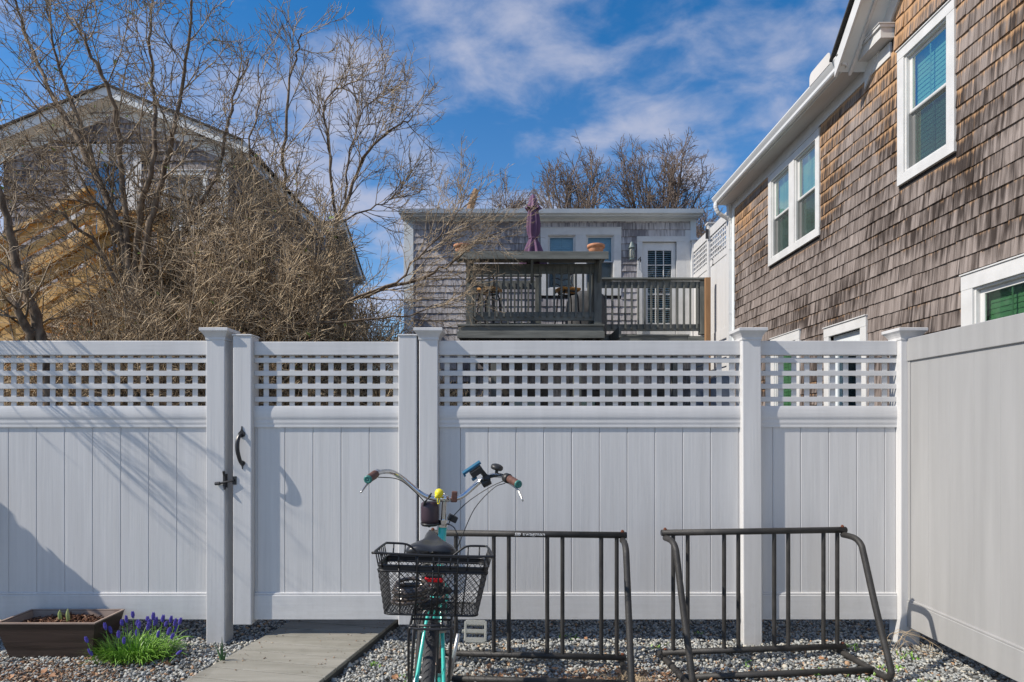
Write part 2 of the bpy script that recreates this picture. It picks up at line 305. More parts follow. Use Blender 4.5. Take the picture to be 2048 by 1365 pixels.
ORI = {}   # a thing's base point, so that its parts' vertices can be given in world space
class MB:
    def __init__(s, f=None): s.v = []; s.f = []; s.t = []; s.map = f
    def add(s, vs, fs, tone=None):
        b = len(s.v)
        if s.map: vs = [s.map(*p) for p in vs]
        s.v += [tuple(p) for p in vs]; s.f += [tuple(b + i for i in q) for q in fs]
        if tone is not None: s.t += [tone] * len(vs) if not isinstance(tone, list) else tone
        return s
    def box(s, x0, x1, y0, y1, z0, z1, tone=None):
        return s.add([(x, y, z) for z in (z0, z1) for y in (y0, y1) for x in (x0, x1)],
                     [(0, 2, 3, 1), (4, 5, 7, 6), (0, 1, 5, 4), (2, 6, 7, 3), (0, 4, 6, 2), (1, 3, 7, 5)], tone)
    def hexa(s, p8, tone=None):   # 4 bottom corners, 4 top corners
        return s.add(p8, [(3, 2, 1, 0), (4, 5, 6, 7), (0, 1, 5, 4), (1, 2, 6, 5), (2, 3, 7, 6), (3, 0, 4, 7)], tone)
    def beam(s, a, b, wd, th, up=(0, 0, 1)):
        """square bar from a to b, wd across, th along 'up'"""
        a = Vector(a); b = Vector(b); d = (b - a).normalized(); u = Vector(up); sd_ = d.cross(u)
        if sd_.length < 1e-4: sd_ = d.cross(Vector((1, 0, 0)))
        sd_.normalize(); u = sd_.cross(d).normalized()
        q = []
        for p in (a, b):
            for i, j in ((-1, -1), (1, -1), (1, 1), (-1, 1)): q.append(p + sd_ * (i * wd / 2) + u * (j * th / 2))
        return s.add(q, [(3, 2, 1, 0), (4, 5, 6, 7), (0, 1, 5, 4), (1, 2, 6, 5), (2, 3, 7, 6), (3, 0, 4, 7)])
    def tube(s, pts, r, n=10, cap=True, closed=False):
        pts = [Vector(p) for p in pts]; m = len(pts)
        rs = r if isinstance(r, (list, tuple)) else [r] * m
        ring = []; ref = None; b = len(s.v); V = []
        for i in range(m):
            if closed: t = pts[(i + 1) % m] - pts[i - 1]
            else: t = pts[min(i + 1, m - 1)] - pts[max(i - 1, 0)]
            if t.length < 1e-9: t = Vector((0, 0, 1))
            t.normalize()
            if ref is None:
                ref = t.cross(Vector((0, 0, 1)))
                if ref.length < .1: ref = t.cross(Vector((1, 0, 0)))
            ref = (ref - t * ref.dot(t)).normalized(); bi = t.cross(ref)
            for k in range(n):
                a = 2 * math.pi * k / n
                V.append(pts[i] + (ref * math.cos(a) + bi * math.sin(a)) * rs[i])
        F = []
        for i in range(m if closed else m - 1):
            j = (i + 1) % m
            for k in range(n): F.append((i * n + k, i * n + (k + 1) % n, j * n + (k + 1) % n, j * n + k))
        if cap and not closed: F += [tuple(range(n))[::-1], tuple((m - 1) * n + k for k in range(n))]
        return s.add(V, F)
    def lathe(s, prof, c=(0, 0, 0), n=20, axis=(0, 0, 1), sq=False):
        """prof: (radius, height) pairs, closed at both ends"""
        c = Vector(c); ax = Vector(axis).normalized(); q = ax.to_track_quat('Z', 'Y')
        V = []; k4 = math.sqrt(2) if sq else 1; n = 4 if sq else n; a0 = math.pi / 4 if sq else 0
        for r_, h in prof:
            for k in range(n):
                a = a0 + 2 * math.pi * k / n
                V.append(c + q @ Vector((r_ * k4 * math.cos(a), r_ * k4 * math.sin(a), h)))
        F = [(i * n + k, i * n + (k + 1) % n, (i + 1) * n + (k + 1) % n, (i + 1) * n + k) for i in range(len(prof) - 1) for k in range(n)]
        F += [tuple(range(n))[::-1], tuple((len(prof) - 1) * n + k for k in range(n))]
        return s.add(V, F)
    def prism(s, poly, a, b, ax='y'):
        n = len(poly)
        if ax == 'y': V = [(p[0], a, p[1]) for p in poly] + [(p[0], b, p[1]) for p in poly]
        elif ax == 'x': V = [(a, p[0], p[1]) for p in poly] + [(b, p[0], p[1]) for p in poly]
        else: V = [(p[0], p[1], a) for p in poly] + [(p[0], p[1], b) for p in poly]
        return s.add(V, [tuple(range(n))[::-1], tuple(range(n, 2 * n))] + [(i, (i + 1) % n, n + (i + 1) % n, n + i) for i in range(n)])
    def build(s, name, m, parent=None, smooth=False, bevel=0, local=False, sub=0, kind=None, label=None):
        me = bpy.data.meshes.new(name)
        off = Vector((0, 0, 0))
        if parent is not None and not local:
            root = parent
            while root.parent: root = root.parent
            off = root.location
        me.from_pydata([(p[0] - off[0], p[1] - off[1], p[2] - off[2]) for p in s.v], [], s.f)
        if s.t:
            a = me.attributes.new('tone', 'FLOAT_VECTOR', 'POINT'); a.data.foreach_set('vector', np.array(s.t, dtype=np.float32).ravel())
        me.materials.append(M[m] if isinstance(m, str) else m)
        if smooth: me.shade_smooth()
        o = bpy.data.objects.new(name, me); col.objects.link(o)
        if parent is not None: o.parent = parent
        if sub:
            md = o.modifiers.new('sub', 'SUBSURF'); md.levels = md.render_levels = sub
        if bevel:
            md = o.modifiers.new('bevel', 'BEVEL'); md.width = bevel; md.segments = 2; md.limit_method = 'ANGLE'; md.angle_limit = R(40)
        if smooth and bevel: pass
        if kind: o['kind'] = kind
        if label: o['label'] = label
        return o

def share(o, parent, delta, name=None):
    """another piece of the same kind: shares mesh data"""
    c = o.copy(); col.objects.link(c); c.parent = parent; c.location = Vector(o.location) + Vector(delta); return c

def smooth_path(pts, k=6):
    """Catmull-Rom through the points"""
    pts = [Vector(p) for p in pts]; q = [pts[0] * 2 - pts[1]] + pts + [pts[-1] * 2 - pts[-2]]; out = []
    for i in range(1, len(q) - 2):
        for j in range(k):
            t = j / k
            out.append(.5 * ((2 * q[i]) + (-q[i - 1] + q[i + 1]) * t + (2 * q[i - 1] - 5 * q[i] + 4 * q[i + 1] - q[i + 2]) * t * t + (-q[i - 1] + 3 * q[i] - 3 * q[i + 1] + q[i + 2]) * t ** 3))
    out.append(pts[-1]); return out

def text_mesh(s, size, depth=.001, align='CENTER'):
    cu = bpy.data.curves.new('txt', 'FONT'); cu.body = s; cu.size = size; cu.extrude = depth; cu.align_x = align; cu.align_y = 'CENTER'
    ob = bpy.data.objects.new('txt', cu); col.objects.link(ob)
    bpy.context.view_layer.update()
    me = bpy.data.meshes.new_from_object(ob.evaluated_get(bpy.context.evaluated_depsgraph_get()))
    bpy.data.objects.remove(ob); bpy.data.curves.remove(cu)
    return me
def put_text(s, name, size, m, parent, fn, sx=1, depth=.001):
    """flat lettering; fn maps the letter plane (x, y, height off the surface) into the parent's space"""
    me = text_mesh(s, size, depth)
    for v in me.vertices: v.co = fn(v.co.x * sx, v.co.y, v.co.z)
    me.materials.clear(); me.materials.append(M[m]); me.name = name
    o = bpy.data.objects.new(name, me); col.objects.link(o); o.parent = parent; return o

# ================================================================== THE SETTING
MB().box(-300, 300, -40, 600, -.5, -.012).build('ground', 'ground')['kind'] = 'structure'

# crushed stone: about 30,000 stones over the strip the camera sees
ico_v = []; phi = (1 + 5 ** .5) / 2
for a, b_ in ((-1, phi), (1, phi), (-1, -phi), (1, -phi)): ico_v.append((a, b_, 0))
for a, b_ in ((-1, phi), (1, phi), (-1, -phi), (1, -phi)): ico_v.append((0, a, b_))
for a, b_ in ((-1, phi), (1, phi), (-1, -phi), (1, -phi)): ico_v.append((b_, 0, a))
ico_v = np.array(ico_v) / math.sqrt(1 + phi * phi)
ico_f = np.array([(0, 11, 5), (0, 5, 1), (0, 1, 7), (0, 7, 10), (0, 10, 11), (1, 5, 9), (5, 11, 4), (11, 10, 2), (10, 7, 6), (7, 1, 8),
                  (3, 9, 4), (3, 4, 2), (3, 2, 6), (3, 6, 8), (3, 8, 9), (4, 9, 5), (2, 4, 11), (6, 2, 10), (8, 6, 7), (9, 8, 1)])
def scatter(name, pos, size, m, flat=(1, .75, .5), seed=3, tone=None, jitter=.22, rotmax=math.pi, verts=None, faces=None):
    rs = np.random.RandomState(seed); n = len(pos)
    bv = ico_v if verts is None else verts; bf = ico_f if faces is None else faces
    V = np.repeat(bv[None], n, 0) * (1 + rs.uniform(-jitter, jitter, (n, len(bv), 1)))
    V = V * (np.array(flat)[None, None] * rs.uniform(.75, 1.25, (n, 1, 3))) * size[:, None, None]
    a = rs.uniform(-math.pi, math.pi, n); b = rs.uniform(-.7, .7, n); c = rs.uniform(-.7, .7, n)
    ca, sa, cb, sb, cc, sc = np.cos(a), np.sin(a), np.cos(b), np.sin(b), np.cos(c), np.sin(c)
    x, y, z = V[..., 0], V[..., 1], V[..., 2]
    y, z = y * cb[:, None] - z * sb[:, None], y * sb[:, None] + z * cb[:, None]
    x, z = x * cc[:, None] - z * sc[:, None], x * sc[:, None] + z * cc[:, None]
    x, y = x * ca[:, None] - y * sa[:, None], x * sa[:, None] + y * ca[:, None]
    V = np.stack([x, y, z], -1) + pos[:, None]
    F = (bf[None] + (np.arange(n) * len(bv))[:, None, None]).reshape(-1, bf.shape[1])
    me = bpy.data.meshes.new(name); me.vertices.add(n * len(bv)); me.vertices.foreach_set('co', V.astype(np.float32).ravel())
    k = bf.shape[1]
    me.loops.add(len(F) * k); me.loops.foreach_set('vertex_index', F.astype(np.int32).ravel())
    me.polygons.add(len(F)); me.polygons.foreach_set('loop_start', np.arange(0, len(F) * k, k, dtype=np.int32))
    me.polygons.foreach_set('loop_total', np.full(len(F), k, dtype=np.int32)) if False else None
    me.update(calc_edges=True); me.validate()
    at = me.attributes.new('tone', 'FLOAT_VECTOR', 'POINT')
    t = rs.uniform(0, 1, (n, 3)) if tone is None else tone
    at.data.foreach_set('vector', np.repeat(t[:, None], len(bv), 1).astype(np.float32).ravel())
    me.materials.append(M[m]); o = bpy.data.objects.new(name, me); col.objects.link(o); return o

rs = np.random.RandomState(11)
def in_walk(x, y): # the walkway's footprint
    cx = -1.28 + (y - 4.0) * .205
    return abs(x - cx) < .375
n = 34000
gp = np.stack([rs.uniform(-3.6, 3.3, n), rs.uniform(3.27, 4.62, n), rs.uniform(-.006, .010, n)], -1)
ex_ = np.stack([rs.uniform(-5.4, 4.2, 21000), rs.uniform(2.3, 5.4, 21000), rs.uniform(-.006, .010, 21000)], -1)
ex_ = ex_[~((ex_[:, 0] > -3.6) & (ex_[:, 0] < 3.3) & (ex_[:, 1] > 3.27) & (ex_[:, 1] < 4.62))]; gp = np.concatenate([gp, ex_])
keep = np.array([not in_walk(x, y) for x, y, z in gp])
gp = gp[keep]
gp[:, 2] += .006 * np.sin(gp[:, 0] * 2.3) * np.cos(gp[:, 1] * 3.1)
gs_ = rs.gamma(7, .0011, len(gp)) + .0030
gt = rs.beta(2.0, 2.6, (len(gp), 3)); gt[rs.uniform(size=len(gp)) < .035, 0] = 1.0
o = scatter('gravel', gp, gs_, 'stone', tone=gt); o['kind'] = 'stuff'; o['label'] = 'grey crushed stone gravel along the foot of the white fence'
# a few bigger stones
# dead bark and leaf crumbs, thickest at the lower left and in front of the racks
def blob(cx, cy, sx, sy, k): return np.stack([rs.normal(cx, sx, k), rs.normal(cy, sy, k), rs.uniform(.006, .016, k)], -1)
lp = np.concatenate([blob(-2.9, 3.45, .35, .12, 1400), blob(.62, 3.42, .35, .10, 900), blob(-.1, 3.35, .25, .1, 260), blob(-2.35, 3.68, .22, .07, 240), blob(1.6, 3.5, .5, .12, 160)])
lp = lp[[not in_walk(x, y) and y < 3.95 for x, y, z in lp]]
o = scatter('leaf_litter', lp, rs.uniform(.004, .014, len(lp)), 'litter', flat=(1.4, .5, .22), seed=5); o['kind'] = 'stuff'
o['label'] = 'brown bark chips and leaf crumbs lying on the gravel'

k = 150; wp = np.stack([rs.uniform(-1, 1, k), rs.uniform(3.35, 4.9, k), np.full(k, .056)], -1); wp[:, 0] = -1.28 + (wp[:, 1] - 4) * .205 + np.sign(wp[:, 0]) * (.35 - np.abs(rs.normal(0, .13, k)))
wp = wp[[abs(x - (-1.28 + (y - 4) * .205)) < .36 for x, y, z in wp]]
o = scatter('walkway_crumbs', wp, rs.uniform(.002, .006, len(wp)), 'litter', flat=(1.3, .6, .4), seed=15); o['kind'] = 'stuff'; o['label'] = 'bits of leaf and grit lying on the grey walkway boards'
# little green weeds in the gravel
def blade(mb, base, tip, wd, bend, n=4, tone=None):
    base = Vector(base); tip = Vector(tip); d = tip - base
    side = Vector((-d.y, d.x, 0)) if (abs(d.x) + abs(d.y)) > 1e-4 else Vector((1, 0, 0))
    side.normalize(); V = []
    for i in range(n + 1):
        t = i / n; p = base + d * t; p = p + Vector((0, 0, bend * math.sin(t * math.pi) * d.length))
        ww = wd * (1 - t ** 2) * .5 + .0004
        V += [p - side * ww, p + side * ww + Vector((0, 0, ww * .5))]
    mb.add(V, [(2 * i, 2 * i + 1, 2 * i + 3, 2 * i + 2) for i in range(n)])
wm = MB()
for k in range(90):
    cx, cy = rnd.choice([(1.45, 3.62), (1.75, 3.5), (2.25, 3.55), (2.45, 3.75), (.95, 3.9), (2.0, 3.42), (-.6, 3.42), (.38, 4.1), (2.35, 3.35), (-.85, 3.6), (2.2, 3.9), (1.3, 4.15)])
    cx += rnd.gauss(0, .04); cy += rnd.gauss(0, .03)
    for j in range(3):
        a = rnd.uniform(0, 6.28); l = rnd.uniform(.01, .028)
        blade(wm, (cx, cy, .005), (cx + math.cos(a) * l, cy + math.sin(a) * l, .01 + rnd.uniform(.004, .02)), .006, .25, 3)
o = wm.build('weeds', 'leafgreen'); o['kind'] = 'stuff'; o['label'] = 'tiny green weeds sprouting between the gravel stones'

# walkway of composite boards
WA = math.atan(.205)
wk = bpy.data.objects.new('walkway', None); col.objects.link(wk); wk.location = (-1.28, 4.0, 0); wk.rotation_euler = (0, 0, -WA); wk['kind'] = 'structure'
pl = MB().box(-.365, .365, -.0668, .0668, .028, .052).build('plank', 'composite', wk, bevel=.0045, local=True)
pl.location = (0, -.95, 0)
for k in range(1, 22): share(pl, wk, (0, k * .1405, 0))
for sx in (-.33, 0, .345):
    MB().box(sx - .018, sx + .018, -1.03, 2.1, -.03, .0275).build('joist', 'composite_edge', wk, local=True)

# ================================================================== FENCES
YF = 3.98; YC = YF + .0635          # post front, panel centre line
ZB, ZBR, ZM0, ZM1, ZT0, ZT1 = .154, .331, 1.443, 1.587, 1.927, 2.023
def post(name, x0, x1, ylo, label, zt=2.065, lean=0):
    t = empty('fence_post', ((x0 + x1) / 2, ylo + .0635, 0), label, 'fence post', 'white fence posts')
    xc = (x0 + x1) / 2; h = (x1 - x0) / 2
    MB().box(-h, h, -.0635, .0635, -.05, zt).build('shaft', 'vinyl', t, bevel=.006, local=True)
    prof = [(h + .001, zt - .045), (h + .004, zt - .04), (h + .004, zt - .025), (h + .010, zt - .012), (h + .019, zt + .002), (h + .028, zt + .012), (h + .032, zt + .016),
            (h + .032, zt + .034), (h + .028, zt + .036), (.01, zt + .05)]
    MB().lathe(prof, (0, 0, 0), sq=True).build('cap', 'vinyl', t, bevel=.0015, local=True)
    if lean: t.rotation_euler = (0, lean, 0)
    return t
post('p', -2.03, -1.905, YF, 'white capped fence post left of the gate, carrying the latch catch')
post('p', -.617, -.491, YF, 'white capped fence post right of the gate, behind the bicycle')
post('p', 1.536, 1.662, YF, 'white capped fence post behind the right bicycle rack', lean=-.004)
post('p', 2.580, 2.707, YF, 'white capped corner post where the side fence turns toward the camera')

def rail_profile(mb, x0, x1, z0, z1, half, bull=False, f=None, front=None):
    if not bull: mb.box(x0, x1, YC - half, YC + half, z0, z1); return
    h = z1 - z0; pr = []
    for k in range(25):
        a = k / 24
        b = half + .006 * math.sin(math.pi * min(1, a * 1.0)) if a < .62 else half + .0025
        b = half - .010 + .012 * math.sin(math.pi * min(1, .08 + a * .95)) ** .6 - .003 * math.exp(-((a - .66) / .09) ** 2)
        if a > .9: b = half - .004
        pr.append((a, b))
    V = []; F = []
    n = len(pr)
    for x in (x0, x1):
        for a, b in pr: V.append((x, YC - b, z1 - a * h))
        for a, b in reversed(pr): V.append((x, YC + b, z1 - a * h))
    m = 2 * n
    F = [tuple(range(m)), tuple(range(2 * m - 1, m - 1, -1))] + [(i, m + i, m + (i + 1) % m, (i + 1) % m) for i in range(m)]
    mb.add(V, F)

def panel_parts(t, x0, x1, joints, lat0, top=ZT1, dx=0):
    """rails, boards and lattice slats between two uprights; joints: x of the board joints"""
    o = MB(); rail_profile(o, x0, x1, ZT0, top, .025); o.build('top_rail', 'vinyl_rail', t, bevel=.004)
    o = MB(); rail_profile(o, x0, x1, ZM0, ZM1, .025, True); o.build('middle_rail', 'vinyl_rail', t, smooth=False)
    o = MB(); rail_profile(o, x0, x1, ZB, ZBR - .012, .025); o.box(x0, x1, YC - .021, YC + .021, ZBR - .012, ZBR + .002)
    o.build('bottom_rail', 'vinyl_rail', t, bevel=.004)
    js = sorted([x0] + [j for j in joints if x0 + .005 < j < x1 - .005] + [x1])
    first = {}
    for a, b in zip(js[:-1], js[1:]):
        wkey = round(b - a, 3)
        if wkey in first:
            src, sa = first[wkey]; share(src, t, (a - sa, 0, 0))
        else:
            q = MB().box(a + .0006, b - .0006, YC - .011, YC + .011, ZBR - .01, ZM0 + .01).build('board', 'vinyl', t, bevel=.0045)
            first[wkey] = (q, a)
    s0 = None
    for k in range(4):
        z = 1.893 - k * .0872
        if s0 is None: s0 = MB().box(x0 + .001, x1 - .001, YC - .016, YC - .009, z - .0165, z + .0165).build('slat', 'vinyl_rail', t, bevel=.001)
        else: share(s0, t, (0, 0, -k * .0872))
    xs = lat0; v0 = None
    while xs < x1 - .012:
        if xs > x0 + .012:
            if v0 is None:
                v0 = MB().box(xs - .0172, xs + .0172, YC - .002, YC + .005, ZM1 - .008, ZT0 + .008).build('slat', 'vinyl', t, bevel=.001); vx = xs
            else: share(v0, t, (xs - vx, 0, 0))
        xs += .0873
def bx_(px, Y=4.033): return (px - 1024) / 1200 * Y

t = empty('vinyl_fence', (-3.1, YC, 0), 'white vinyl fence panel left of the gate, behind the planter and purple flowers', 'fence')
panel_parts(t, -4.42, -2.03, [bx_(404) + .02 - .1885 * k for k in range(1, 14)], -4.405)
t = empty('vinyl_fence', (.5, YC, 0), 'widest white fence panel with lattice top, behind the bicycle and left rack', 'fence')
panel_parts(t, -.491, 1.536, [bx_(921 + 55.6 * k) for k in range(11)], -.525 + .0873)
t = empty('vinyl_fence', (2.1, YC, 0), 'narrow white lattice top fence panel behind the right end of the right rack', 'fence')
panel_parts(t, 1.662, 2.580, [bx_(1545.6 + 56 * k) for k in range(5)], 1.665 + .06)
post('p', -4.545, -4.42, YF, 'white fence post at the far left end of the fence panel')

# gate
g = empty('fence_gate', (-1.24, YC, 0), 'white vinyl gate with lattice top and black pull handle', 'gate')
for x0, x1 in ((-1.853, -1.729), (-.755, -.632)):
    zt = 2.052
    o = MB().box(x0, x1, YF + .002, YF + .122, .150 - .02, zt).build('stile', 'vinyl', g, bevel=.006)
    MB().lathe([((x1 - x0) / 2 + .004, zt - .001), ((x1 - x0) / 2 + .004, zt + .008), (.04, zt + .013)], ((x0 + x1) / 2, YF + .062, 0), sq=True).build('stile_cap', 'vinyl', o, bevel=.002)
panel_parts(g, -1.729, -.755, [bx_(570 + 56.2 * k) for k in range(-1, 4)], -1.70 + .0873 * .5, top=2.017)
# pull handle with spade ends
def spade(cx, cz, s, up):
    pts = [(0, -1.0), (.55, -.75), (.8, -.3), (.7, .1), (.35, .45), (.14, .9), (.1, 1.5), (-.1, 1.5), (-.14, .9), (-.35, .45), (-.7, .1), (-.8, -.3), (-.55, -.75)]
    return [(cx + a * s, cz + (b_ * s if up else -b_ * s)) for a, b_ in pts]
hx = -1.792
o = MB(); o.prism(spade(hx, 1.405, .030, True), YF - .003, YF + .003); o.prism(spade(hx + .004, 1.200, .023, False), YF - .003, YF + .003)
hp = smooth_path([(hx, YF - .003, 1.398), (hx - .006, YF - .024, 1.385), (hx - .010, YF - .042, 1.345), (hx - .008, YF - .044, 1.285), (hx + .002, YF - .028, 1.22), (hx + .004, YF - .003, 1.20)], 6)
o.tube(hp, [.0095 + .004 * math.sin(i / (len(hp) - 1) * math.pi) for i in range(len(hp))], 10)
o.build('pull_handle', 'blackmetal', g, smooth=False)
o = MB(); o.box(-1.853, -1.828, YF - .004, YF + .002, 1.063, 1.118); o.tube([(-1.84, YF - .008, 1.093), (-1.93, YF - .014, 1.073)], .0075, 8); o.tube([(-1.93, YF - .014, 1.073), (-1.962, YF - .014, 1.070)], .011, 8)
o.build('latch_bar', 'blackmetal', g)
# catch on the post
o = MB(); o.box(-1.912, -1.896, YF - .012, YF + .02, 1.043, 1.133); o.tube([(-1.903, YF - .012, 1.128), (-1.903, YF - .02, 1.153)], .009, 8); o.tube([(-1.903, YF - .014, 1.053), (-1.895, YF - .02, 1.033)], .008, 8)
pst = [q for q in bpy.data.objects if q.get('label', '').startswith('white capped fence post left')][0]
o.build('latch_catch', 'blackmetal', pst)

# side fence toward the camera
SX = 2.6435
sf = empty('side_fence', (SX, 2.8, 0), 'plain white vinyl side fence running toward the camera at the right', 'fence')
MB().box(SX - .025, SX + .025, 1.55, YF, 1.881, 2.03).build('top_rail', 'vinyl_toned', sf, bevel=.004)
o = MB(); o.box(SX - .025, SX + .025, 1.55, YF, .123, .293); o.box(SX - .020, SX + .020, 1.55, YF, .293, .308); o.build('bottom_rail', 'vinyl_toned', sf, bevel=.004)
bd = None
for k in range(13):
    y1 = YF - k * .187
    if bd is None: bd = MB().box(SX - .011, SX + .011, y1 - .1868, y1 - .0002, .30, 1.89).build('board', 'vinyl_toned', sf, bevel=.0008)
    else: share(bd, sf, (0, -k * .187, 0))
o = MB(); o.box(SX - .0165, SX - .011, YF - .02, YF, .30, 1.89); o.build('board_channel', 'vinyl_toned', sf)
post('p', 2.580, 2.707, 1.42, 'white fence post at the near end of the side fence')

# ================================================================== SHINGLED WALLS AND WINDOWS
def shingle_wall(parent, F, u0, u1, z0, z1, h, holes, m, near, topf=None, wmin=.09, wmax=.19, seed=1, npart=300, proud=.023, vis=None):
    rs = random.Random(seed); items = []
    k = 0; z = z0
    while z < z1:
        segs = [(u0, u1)]
        for a, b, c, d in holes:
            if z + h * .55 > c and z + h * .45 < d:
                ns = []
                for s0, s1 in segs:
                    if b <= s0 or a >= s1: ns.append((s0, s1)); continue
                    if a > s0: ns.append((s0, a))
                    if b < s1: ns.append((b, s1))
                segs = ns
        zb_row = z + rs.uniform(-.002, .002)
        for s0, s1 in segs:
            u = s0 - (rs.uniform(0, wmin) if abs(s0 - u0) < 1e-6 else 0)
            while u < s1:
                wd = rs.uniform(wmin, wmax); a = max(u, s0); b = min(u + wd, s1)
                u += wd
                if b - a < .015: continue
                zb = zb_row + rs.uniform(-.003, .003); zt = z + h + .012; zta = ztb = zt
                if topf:
                    if zb >= min(topf(a), topf(b)) - .004: continue
                    zta = min(zt, topf(a)); ztb = min(zt, topf(b))
                g_ = .0018; p = proud + rs.uniform(-.003, .004); tw = rs.uniform(-.004, .004); zj = rs.uniform(-.003, .003)
                V = [(a + g_, p + tw, zb), (b - g_, p - tw, zb + zj), (b - g_, .001, zb + zj), (a + g_, .001, zb),
                     (a + g_, .0055, zta), (b - g_, .0055, ztb), (b - g_, 0, ztb), (a + g_, 0, zta)]
                tn = (rs.random(), 0, rs.random())
                tones = [(tn[0], 0, tn[2])] * 4 + [(tn[0], 1, tn[2])] * 4
                items.append((near(.5 * (a + b), z), V, tones))
        z += h; k += 1
    items.sort(key=lambda q: -q[0])
    FC = [(3, 2, 1, 0), (4, 5, 6, 7), (0, 1, 5, 4), (1, 2, 6, 5), (2, 3, 7, 6), (3, 0, 4, 7)]
    for i, (s, V, tn) in enumerate(items[:npart]):
        q = MB(F); q.add(V, FC, tn); q.build('shingle', m, parent)
    q = MB(F)
    for s, V, tn in items[npart:]: q.add(V, FC, tn)
    if q.v: q.build('shingles', m, parent, kind='stuff')

def window(parent, F, a, b, z0, z1, cas=.095, units=1, mull=.15, glass='glass', blinds=True, frame_th=.035, name='window', trim='trim', grid=1, sill=False, slat=.05, blind_drop=1.0, deep=.16, screen=True):
    """cased double-hung window in wall coordinates (u, outward, z)"""
    q = MB(F); n1 = .030
    q.box(a, a + cas, 0, n1, z0 + cas, z1 - cas); q.box(b - cas, b, 0, n1, z0 + cas, z1 - cas)
    q.box(a, b, 0, n1 + .002, z1 - cas, z1); q.box(a - .006, b + .006, 0, n1 + .012, z1, z1 + .012)
    q.box(a, b, 0, n1 + .002, z0, z0 + cas)
    ia, ib = a + cas, b - cas; spans = []
    if units == 2:
        c = (ia + ib) / 2; q.box(c - mull / 2, c + mull / 2, 0, n1, z0 + cas, z1 - cas); spans = [(ia, c - mull / 2), (c + mull / 2, ib)]
    else: spans = [(ia, ib)]
    win = q.build(name, trim, parent, bevel=.002)
    y0, y1 = z0 + cas, z1 - cas; zm = (y0 + y1) / 2; s = frame_th
    for sa, sb in spans:
        f = MB(F)
        f.box(sa, sa + .018, -.07, .012, y0, y1); f.box(sb - .018, sb, -.07, .012, y0, y1); f.box(sa + .018, sb - .018, -.07, .012, y1 - .018, y1); f.box(sa + .018, sb - .018, -.07, .016, y0, y0 + .02)
        for (c0, c1, nn) in ((zm - .005, y1 - .018, -.022), (y0 + .02, zm + .015, -.048)):
            f.box(sa + .018, sa + .018 + s, nn - .02, nn, c0, c1); f.box(sb - .018 - s, sb - .018, nn - .02, nn, c0, c1)
            f.box(sa + .018 + s, sb - .018 - s, nn - .02, nn - .001, c1 - s * .9, c1); f.box(sa + .018 + s, sb - .018 - s, nn - .02, nn - .001, c0, c0 + s * .9)
            if grid:
                for gk in range(grid):
                    cu = sa + .018 + s + (sb - sa - .036 - 2 * s) * (gk + 1) / (grid + 1)
                    f.box(cu - .006, cu + .006, nn - .016, nn - .009, c0 + s * .9, c1 - s * .9)
        f.build('sash', trim, win, bevel=.0015)
        for (c0, c1, nn) in ((zm - .005, y1 - .018, -.022), (y0 + .02, zm + .015, -.048)):
            g_ = MB(F); nn2 = nn - .007
            g_.add([(sa + .018 + s, nn2, c0 + s * .9), (sb - .018 - s, nn2, c0 + s * .9), (sb - .018 - s, nn2, c1 - s * .9), (sa + .018 + s, nn2, c1 - s * .9)], [(0, 1, 2, 3)])
            g_.build('pane', glass, win)
        if screen:
            g_ = MB(F); g_.add([(sa + .018, -.012, y0 + .02), (sb - .018, -.012, y0 + .02), (sb - .018, -.012, zm), (sa + .018, -.012, zm)], [(0, 1, 2, 3)]); g_.build('insect_screen', 'screen', win)
        r = MB(F); r.box(sa + .004, sb - .004, -deep, -.135, y0 + .004, y1 - .004); r.build('room', 'inside', win)
        if blinds:
            z = y1 - .05; s0 = None; zz = z
            while z > y1 - (y1 - y0) * blind_drop + .03:
                if s0 is None:
                    d = MB(F); d.add([(sa + .03, -.080, z), (sb - .03, -.080, z), (sb - .03, -.087, z + slat * .98), (sa + .03, -.087, z + slat * .98),
                                      (sa + .03, -.082, z - .003), (sb - .03, -.082, z - .003), (sb - .03, -.090, z + slat * .98), (sa + .03, -.090, z + slat * .98)],
                                     [(3, 2, 1, 0), (4, 5, 6, 7), (0, 1, 5, 4), (1, 2, 6, 5), (2, 3, 7, 6), (3, 0, 4, 7)])
                    s0 = d.build('blind_slat', 'blind', win); zz = z
                else: share(s0, win, (0, 0, z - zz))
                z -= slat * .88
    return win

# ------------------------------------------------------------------ the house on the right
HX = 3.8
FR = lambda u, n_, z: (HX - n_, u, z)
rh = empty('shingled_house', (HX + 2, 7, 0), 'large cedar shingled house with white windows along the right side', 'house')
win_holes = [(5.118, 5.876, 3.80, 5.114), (7.373, 8.837, 3.81, 5.125), (4.15, 5.04, 1.45, 2.71), (6.395, 7.26, .3, 2.636), (7.876, 8.76, .6, 2.73)]
apexY, apexZ = 4.30, 7.42
gtop = lambda u: (5.16 if u > 6.05 else 5.50 + (6.05 - u) * 1.0) if u > apexY else apexZ - (apexY - u)
# core walls, with real openings for the windows
q = MB()
q.box(HX + .17, HX + 6, 1.5, 10.29, 0, 5.16); q.build('wall', 'wall_back', rh)
q = MB(FR)
us = sorted({1.5, 10.29} | {v for h_ in win_holes for v in h_[:2]}); zs = sorted({0, 5.16} | {v for h_ in win_holes for v in h_[2:]})
for ua, ub in zip(us[:-1], us[1:]):
    for za, zb in zip(zs[:-1], zs[1:]):
        uc, zc = (ua + ub) / 2, (za + zb) / 2
        if any(a + .02 < uc < b - .02 and c + .02 < zc < d - .02 for a, b, c, d in win_holes): continue
        q.box(ua, ub, -.169, -.002, za, zb)
q.build('sheathing', 'wall_back', rh)
q = MB(); q.prism([(1.5, 5.16), (6.4, 5.16), (6.35, 5.22), (apexY, apexZ), (1.5, apexZ - 2.8)], HX + .001, HX + .9, 'x'); q.build('gable_wall', 'wall_back', rh)
